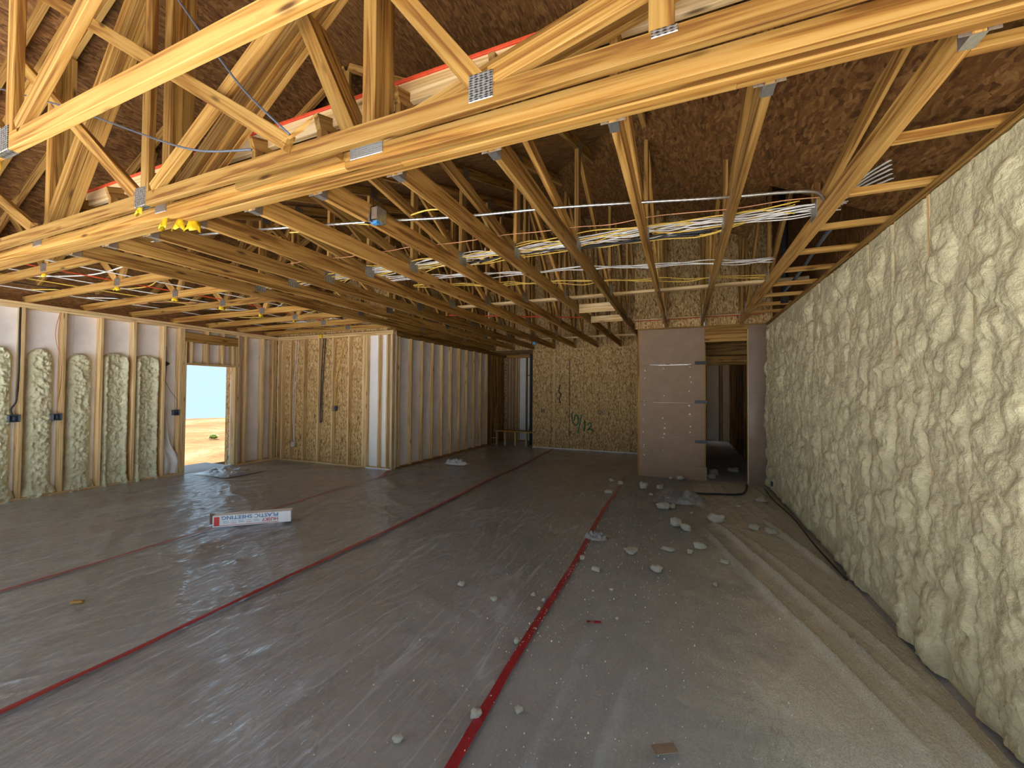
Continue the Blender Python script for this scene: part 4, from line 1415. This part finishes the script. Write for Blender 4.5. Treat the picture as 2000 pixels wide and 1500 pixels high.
ff = cbox('front_face', (0, 0, 0), (Lc, t_, Hc), CARD, ct)
cbox('back_face', (0, Dc - t_, 0), (Lc, Dc, Hc), CARD, ct)
cbox('base_face', (0, t_, 0), (Lc, Dc - t_, t_), CARD, ct)
cbox('top_face', (0, t_, Hc - t_), (Lc, Dc - t_, Hc), CARD, ct)
cbox('closed_end', (Lc - t_, t_, t_), (Lc, Dc - t_, Hc - t_), CARD, ct)
cbox('inside_end', (0.03, t_, t_), (0.034, Dc - t_, Hc - t_), KRAFT, ct)
fl_ = mesh_of('flap', [(0, Dc - t_, 0.004), (-0.07, Dc + 0.02, 0.004), (-0.07, Dc + 0.02, Hc), (0, Dc - t_, Hc), (0, Dc - 2 * t_, 0.004), (-0.07, Dc + 0.017, 0.004), (-0.07, Dc + 0.017, Hc), (0, Dc - 2 * t_, Hc)],
              [(0, 1, 2, 3), (7, 6, 5, 4), (0, 4, 5, 1), (3, 2, 6, 7), (1, 5, 6, 2)], KRAFT)
link('open_flap', fl_, MW.copy(), ct)
cbox('red_band', (0.012, -0.0012, 0.012), (0.065, 0, Hc - 0.012), PRED, ff)
cbox('red_rule', (0.065, -0.001, 0.010), (Lc - 0.13, 0, 0.015), PRED, ff)
cbox('white_label', (Lc - 0.125, -0.0012, 0.006), (Lc - 0.004, 0, Hc - 0.004), PANELW, ff)


def text(name, body, mat, x0, x1, z0, z1, parent):
    """flat lettering on the carton's front, turned upside down as the carton lies"""
    cu = bpy.data.curves.new(name, 'FONT')
    cu.body = body
    cu.size = 1.0
    cu.offset = 0.018
    o = bpy.data.objects.new(name, cu)
    COL.objects.link(o)
    dg = bpy.context.evaluated_depsgraph_get()
    me = bpy.data.meshes.new_from_object(o.evaluated_get(dg))
    bpy.data.objects.remove(o)
    co = np.array([v.co[:] for v in me.vertices])
    mn, mx = co.min(0), co.max(0)
    q = (co - mn) / np.maximum(mx - mn, 1e-6)
    P = np.stack([x1 - q[:, 0] * (x1 - x0), np.full(len(co), -0.0016), z1 - q[:, 1] * (z1 - z0)], -1)
    # one object per letter: split into connected islands
    par = list(range(len(co)))

    def find(a):
        while par[a] != a:
            par[a] = par[par[a]]
            a = par[a]
        return a
    polys = [tuple(p.vertices) for p in me.polygons]
    for p in polys:
        for a in p[1:]:
            par[find(a)] = find(p[0])
    groups = {}
    for p in polys:
        groups.setdefault(find(p[0]), []).append(p)
    for g_ in groups.values():
        idx = sorted({a for p in g_ for a in p})
        mp = {a: i for i, a in enumerate(idx)}
        link('letter', mesh_of('letter', [P[a] for a in idx], [tuple(mp[a] for a in p) for p in g_], mat), MW.copy(), parent)


text('lettering', 'PLASTIC SHEETING', PBLUE, 0.085, Lc - 0.135, 0.076, 0.117, ff)
text('lettering', 'HUSKY', PRED, Lc - 0.30, Lc - 0.135, 0.028, 0.066, ff)
for k in range(5):
    cbox('small_print', (0.10 + 0.075 * k, -0.0012, 0.040 - 0.008 * (k % 2)), (0.155 + 0.075 * k, 0, 0.044 - 0.008 * (k % 2)), PRED if k % 2 else PBLUE, ff)
    cbox('small_print', (0.10 + 0.075 * k, -0.0012, 0.055), (0.15 + 0.075 * k, 0, 0.058), PBLUE, ff)

# foam chunks


def chunk_mesh(seed, sub=3):
    bm = bmesh.new()
    bmesh.ops.create_icosphere(bm, subdivisions=sub, radius=1.0)
    r = random.Random(seed)
    lob = [(Vector((r.uniform(-1, 1), r.uniform(-1, 1), r.uniform(-0.3, 1))).normalized(), r.uniform(0.35, 0.6)) for _ in range(9)]
    for v in bm.verts:
        n = v.co.normalized()
        k = max(max(0, 1 - (n - l).length / w_) ** 0.5 * 0.42 for l, w_ in lob)
        f = 0.72 + k + 0.05 * math.sin(n.x * 17 + seed) * math.sin(n.y * 15) * math.cos(n.z * 13)
        v.co = n * f
        if v.co.z < -0.35:
            v.co.z = -0.35
    me = bpy.data.meshes.new('chunk')
    bm.to_mesh(me)
    bm.free()
    me.materials.append(CHUNK)
    me.polygons.foreach_set('use_smooth', [True] * len(me.polygons))
    return me


CM = [chunk_mesh(s) for s in (3, 8, 15, 21, 34)]
PIECES = [(-0.60, 7.05, .105, 0.9), (-0.34, 7.1, .085, 0.8), (-1.06, 6.48, .11, 0.4), (-1.16, 7.35, .07, 0.6), (-0.98, 7.17, .07, 0.7), (-0.05, 8.02, .08, 0.8),
          (-0.20, 7.98, .05, 0.9), (-0.26, 5.93, .115, 0.7), (-0.14, 6.0, .07, 0.7), (-0.08, 5.22, .13, 0.55), (0.03, 5.08, .09, 0.7), (0.38, 5.57, .15, 0.6), (0.76, 5.42, .10, 0.6), (0.90, 5.36, .09, 0.5),
          (0.15, 4.54, .10, 0.5), (0.06, 4.36, .045, 0.8), (-0.14, 4.37, .07, 0.35), (-0.21, 3.81, .085, 0.6), (-0.70, 3.61, .055, 0.6), (-0.87, 3.81, .05, 0.5),
          (0.24, 3.72, .03, 0.6), (-1.64, 2.9, .036, 0.8), (-1.30, 2.79, .04, 0.6), (-1.06, 2.98, .03, 0.5), (-0.955, 2.38, .028, 0.8), (-0.915, 1.77, .034, 0.9),
          (-0.74, 1.88, .028, 0.6), (-1.17, 1.51, .036, 0.6), (-0.96, 2.93, .022, 0.8), (-0.95, 2.80, .02, 0.8), (-0.47, 4.17, .10, 0.3), (1.05, 6.9, .12, 0.4), (0.7, 6.4, .06, 0.4),
          (-0.45, 6.6, .045, 0.6), (-0.2, 6.5, .03, 0.6), (0.1, 5.8, .035, 0.6), (0.35, 4.25, .05, 0.5), (-0.52, 3.3, .02, 0.7), (-0.42, 2.9, .016, 0.7), (0.5, 8.5, .10, 0.8), (0.55, 8.9, .14, 0.8), (0.95, 9.4, .14, 0.6)]
for i, (x, y, r, fl2) in enumerate(PIECES):
    ax, ay = random.uniform(0.75, 1.2), random.uniform(0.75, 1.1)
    zb = 0.022 if y < 8.1 else 0.0
    M = Matrix.Translation((x, y, zb + r * fl2 * 0.3)) @ Matrix.Rotation(random.uniform(0, 6.28), 4, 'Z') @ Matrix.Diagonal((r * ax * 0.78, r * ay * 0.78, r * fl2 * 0.85, 1))
    o = link('foam_chunk', CM[i % 5], M)
    if y > 8.2:
        tag(o, 'pale foam chunk on the hallway floor behind the opening', 'foam chunk', 'foam chunks in the hallway')
    elif r < 0.06:
        tag(o, 'small loose foam crumb on the plastic sheet by the red tape', 'foam chunk', 'small foam crumbs on the plastic')
    else:
        if y > 7.5:
            lb = ('lumpy foam chunk at the foot of the brown fibreboard', 'foam chunks at the foot of the brown wall')
        elif x < -0.85:
            lb = ('lumpy foam chunk beside the crumb-strewn red tape', 'foam chunks beside the red tape')
        elif x > 0.3:
            lb = ('lumpy foam chunk on the dusty sheet near the foam wall', 'foam chunks near the foam wall')
        else:
            lb = ('lumpy foam chunk on the dusty sheet between red tape and long folds', 'foam chunks in the middle of the dusty sheet')
        tag(o, lb[0], 'foam chunk', lb[1])

# crumbs nobody could count
vs, fs = [], []
cr = random.Random(9)
for k in range(2600):
    if k < 900:
        y = 2.2 + cr.random() ** 0.8 * 5.2
        x = float(TA(np.array(y))) + cr.gauss(0, 0.035 if cr.random() < 0.6 else 0.2)
    else:
        y = 1.2 + cr.random() * 6.6
        x = cr.uniform(-2.4, 1.2) if cr.random() < 0.35 else cr.gauss(-0.3, 0.6)
    if not -2.9 < x < 1.25:
        continue
    s = cr.uniform(0.0012, 0.0032) * (1.6 if cr.random() < 0.1 else 1)
    z = 0.026 + (0.012 if x > -0.9 else 0)
    b0 = len(vs)
    vs += [(x - s, y - s, z - s), (x + s, y - s * .6, z - s), (x + s * .2, y + s, z - s), (x, y, z + s)]
    fs += [(b0, b0 + 2, b0 + 1), (b0, b0 + 1, b0 + 3), (b0 + 1, b0 + 2, b0 + 3), (b0 + 2, b0, b0 + 3)]
o = link('foam_crumbs', mesh_of('crumbs', vs, fs, CHUNK), I4)
tag(o, 'fine foam crumbs scattered over the plastic sheets', 'crumbs', kind='stuff')

# small litter
o = board('wood_scrap', (-4.08, 1.53, 0.03), (-4.02, 1.57, 0.03), 0.025, 0.02, WOOD)
tag(o, 'tiny wood scrap on the plastic sheet', 'scrap')


def crumple(name, c, sx, sy, sz, mat, label, seed):
    n = 26
    Ug, Vg = np.meshgrid(np.linspace(-1, 1, n), np.linspace(-1, 1, n), indexing='ij')
    r = np.clip(1 - (Ug ** 2 + Vg ** 2), 0, 1) ** 0.5
    Z = sz * r * (0.15 + 1.5 * np.abs(2 * fbm(Ug * 4, Vg * 2.5, seed, 3) - 1) ** 0.8 + 0.35 * fbm(Ug * 7, Vg * 7, seed + 1)) + 0.004
    P = np.stack([c[0] + sx * (Ug + 0.12 * (fbm(Ug * 3, Vg * 2, seed + 4) - .5)), c[1] + sy * (Vg + 0.15 * (fbm(Ug * 2, Vg * 3, seed + 8) - .5)), c[2] + Z], -1)
    return tag(link(name, grid_mesh(name, P, mat), I4), label, 'plastic scrap')


crumple('plastic_wad', (-4.52, 7.72, 0.02), 0.26, 0.16, 0.085, DRAPE, 'crumpled pale plastic wad near the long stud wall', 3)
crumple('plastic_wad', (-0.86, 4.42, 0.02), 0.12, 0.09, 0.06, SHEET, 'clear plastic wad beside the crumb-strewn red tape', 13)
crumple('plastic_wad', (-0.05, 6.5, 0.02), 0.35, 0.28, 0.12, SHEET, 'larger clear plastic wad on the dusty sheet before the opening', 23)
crumple('plastic_wad', (-7.9, 5.15, 0.02), 0.45, 0.42, 0.09, SHEET, 'bunched clear plastic in front of the open doorway', 33)
o = board('paper_scrap', (-0.12, 1.88, 0.045), (-0.03, 1.93, 0.047), 0.05, 0.003, BROWNG)
tag(o, 'dull brown paper scrap on the dusty plastic sheet', 'scrap')
cable('floor_hose', [(1.0, 8.0, 0.03), (0.93, 7.5, 0.045), (0.80, 7.1, 0.05), (0.45, 6.95, 0.05), (0.1, 6.9, 0.04)], 0.016, DARK, 'dark hose on the floor leading into the hallway', 'hose')
cable('wall_foot_cord', [(1.22, 7.7, 0.04), (1.2, 6.9, 0.05), (1.25, 6.0, 0.05), (1.22, 5.0, 0.06), (1.24, 4.2, 0.05)], 0.010, CB, 'black cord along the foot of the foam wall', 'cord')

# desert shrub outside
vs, fs = [], []
for k in range(160):
    a, e = cr.uniform(0, 6.28), cr.uniform(0.1, 1.3)
    l = cr.uniform(0.06, 0.16)
    d = Vector((math.cos(a) * math.cos(e), math.sin(a) * math.cos(e), math.sin(e)))
    s = d.cross(Vector((0, 0, 1))).normalized() * 0.012
    p = Vector((-15.25, 9.25, -0.14)) + d * 0.03
    b0 = len(vs)
    vs += [p - s, p + s, p + d * l + s * 2, p + d * l - s * 2, p + d * l * 0.6 + Vector((0, 0, 0.02))]
    fs += [(b0, b0 + 1, b0 + 2, b0 + 3), (b0, b0 + 4, b0 + 1)]
tag(link('shrub', mesh_of('shrub', vs, fs, LEAF), I4), 'small dry green shrub on the dirt outside the doorway', 'shrub')
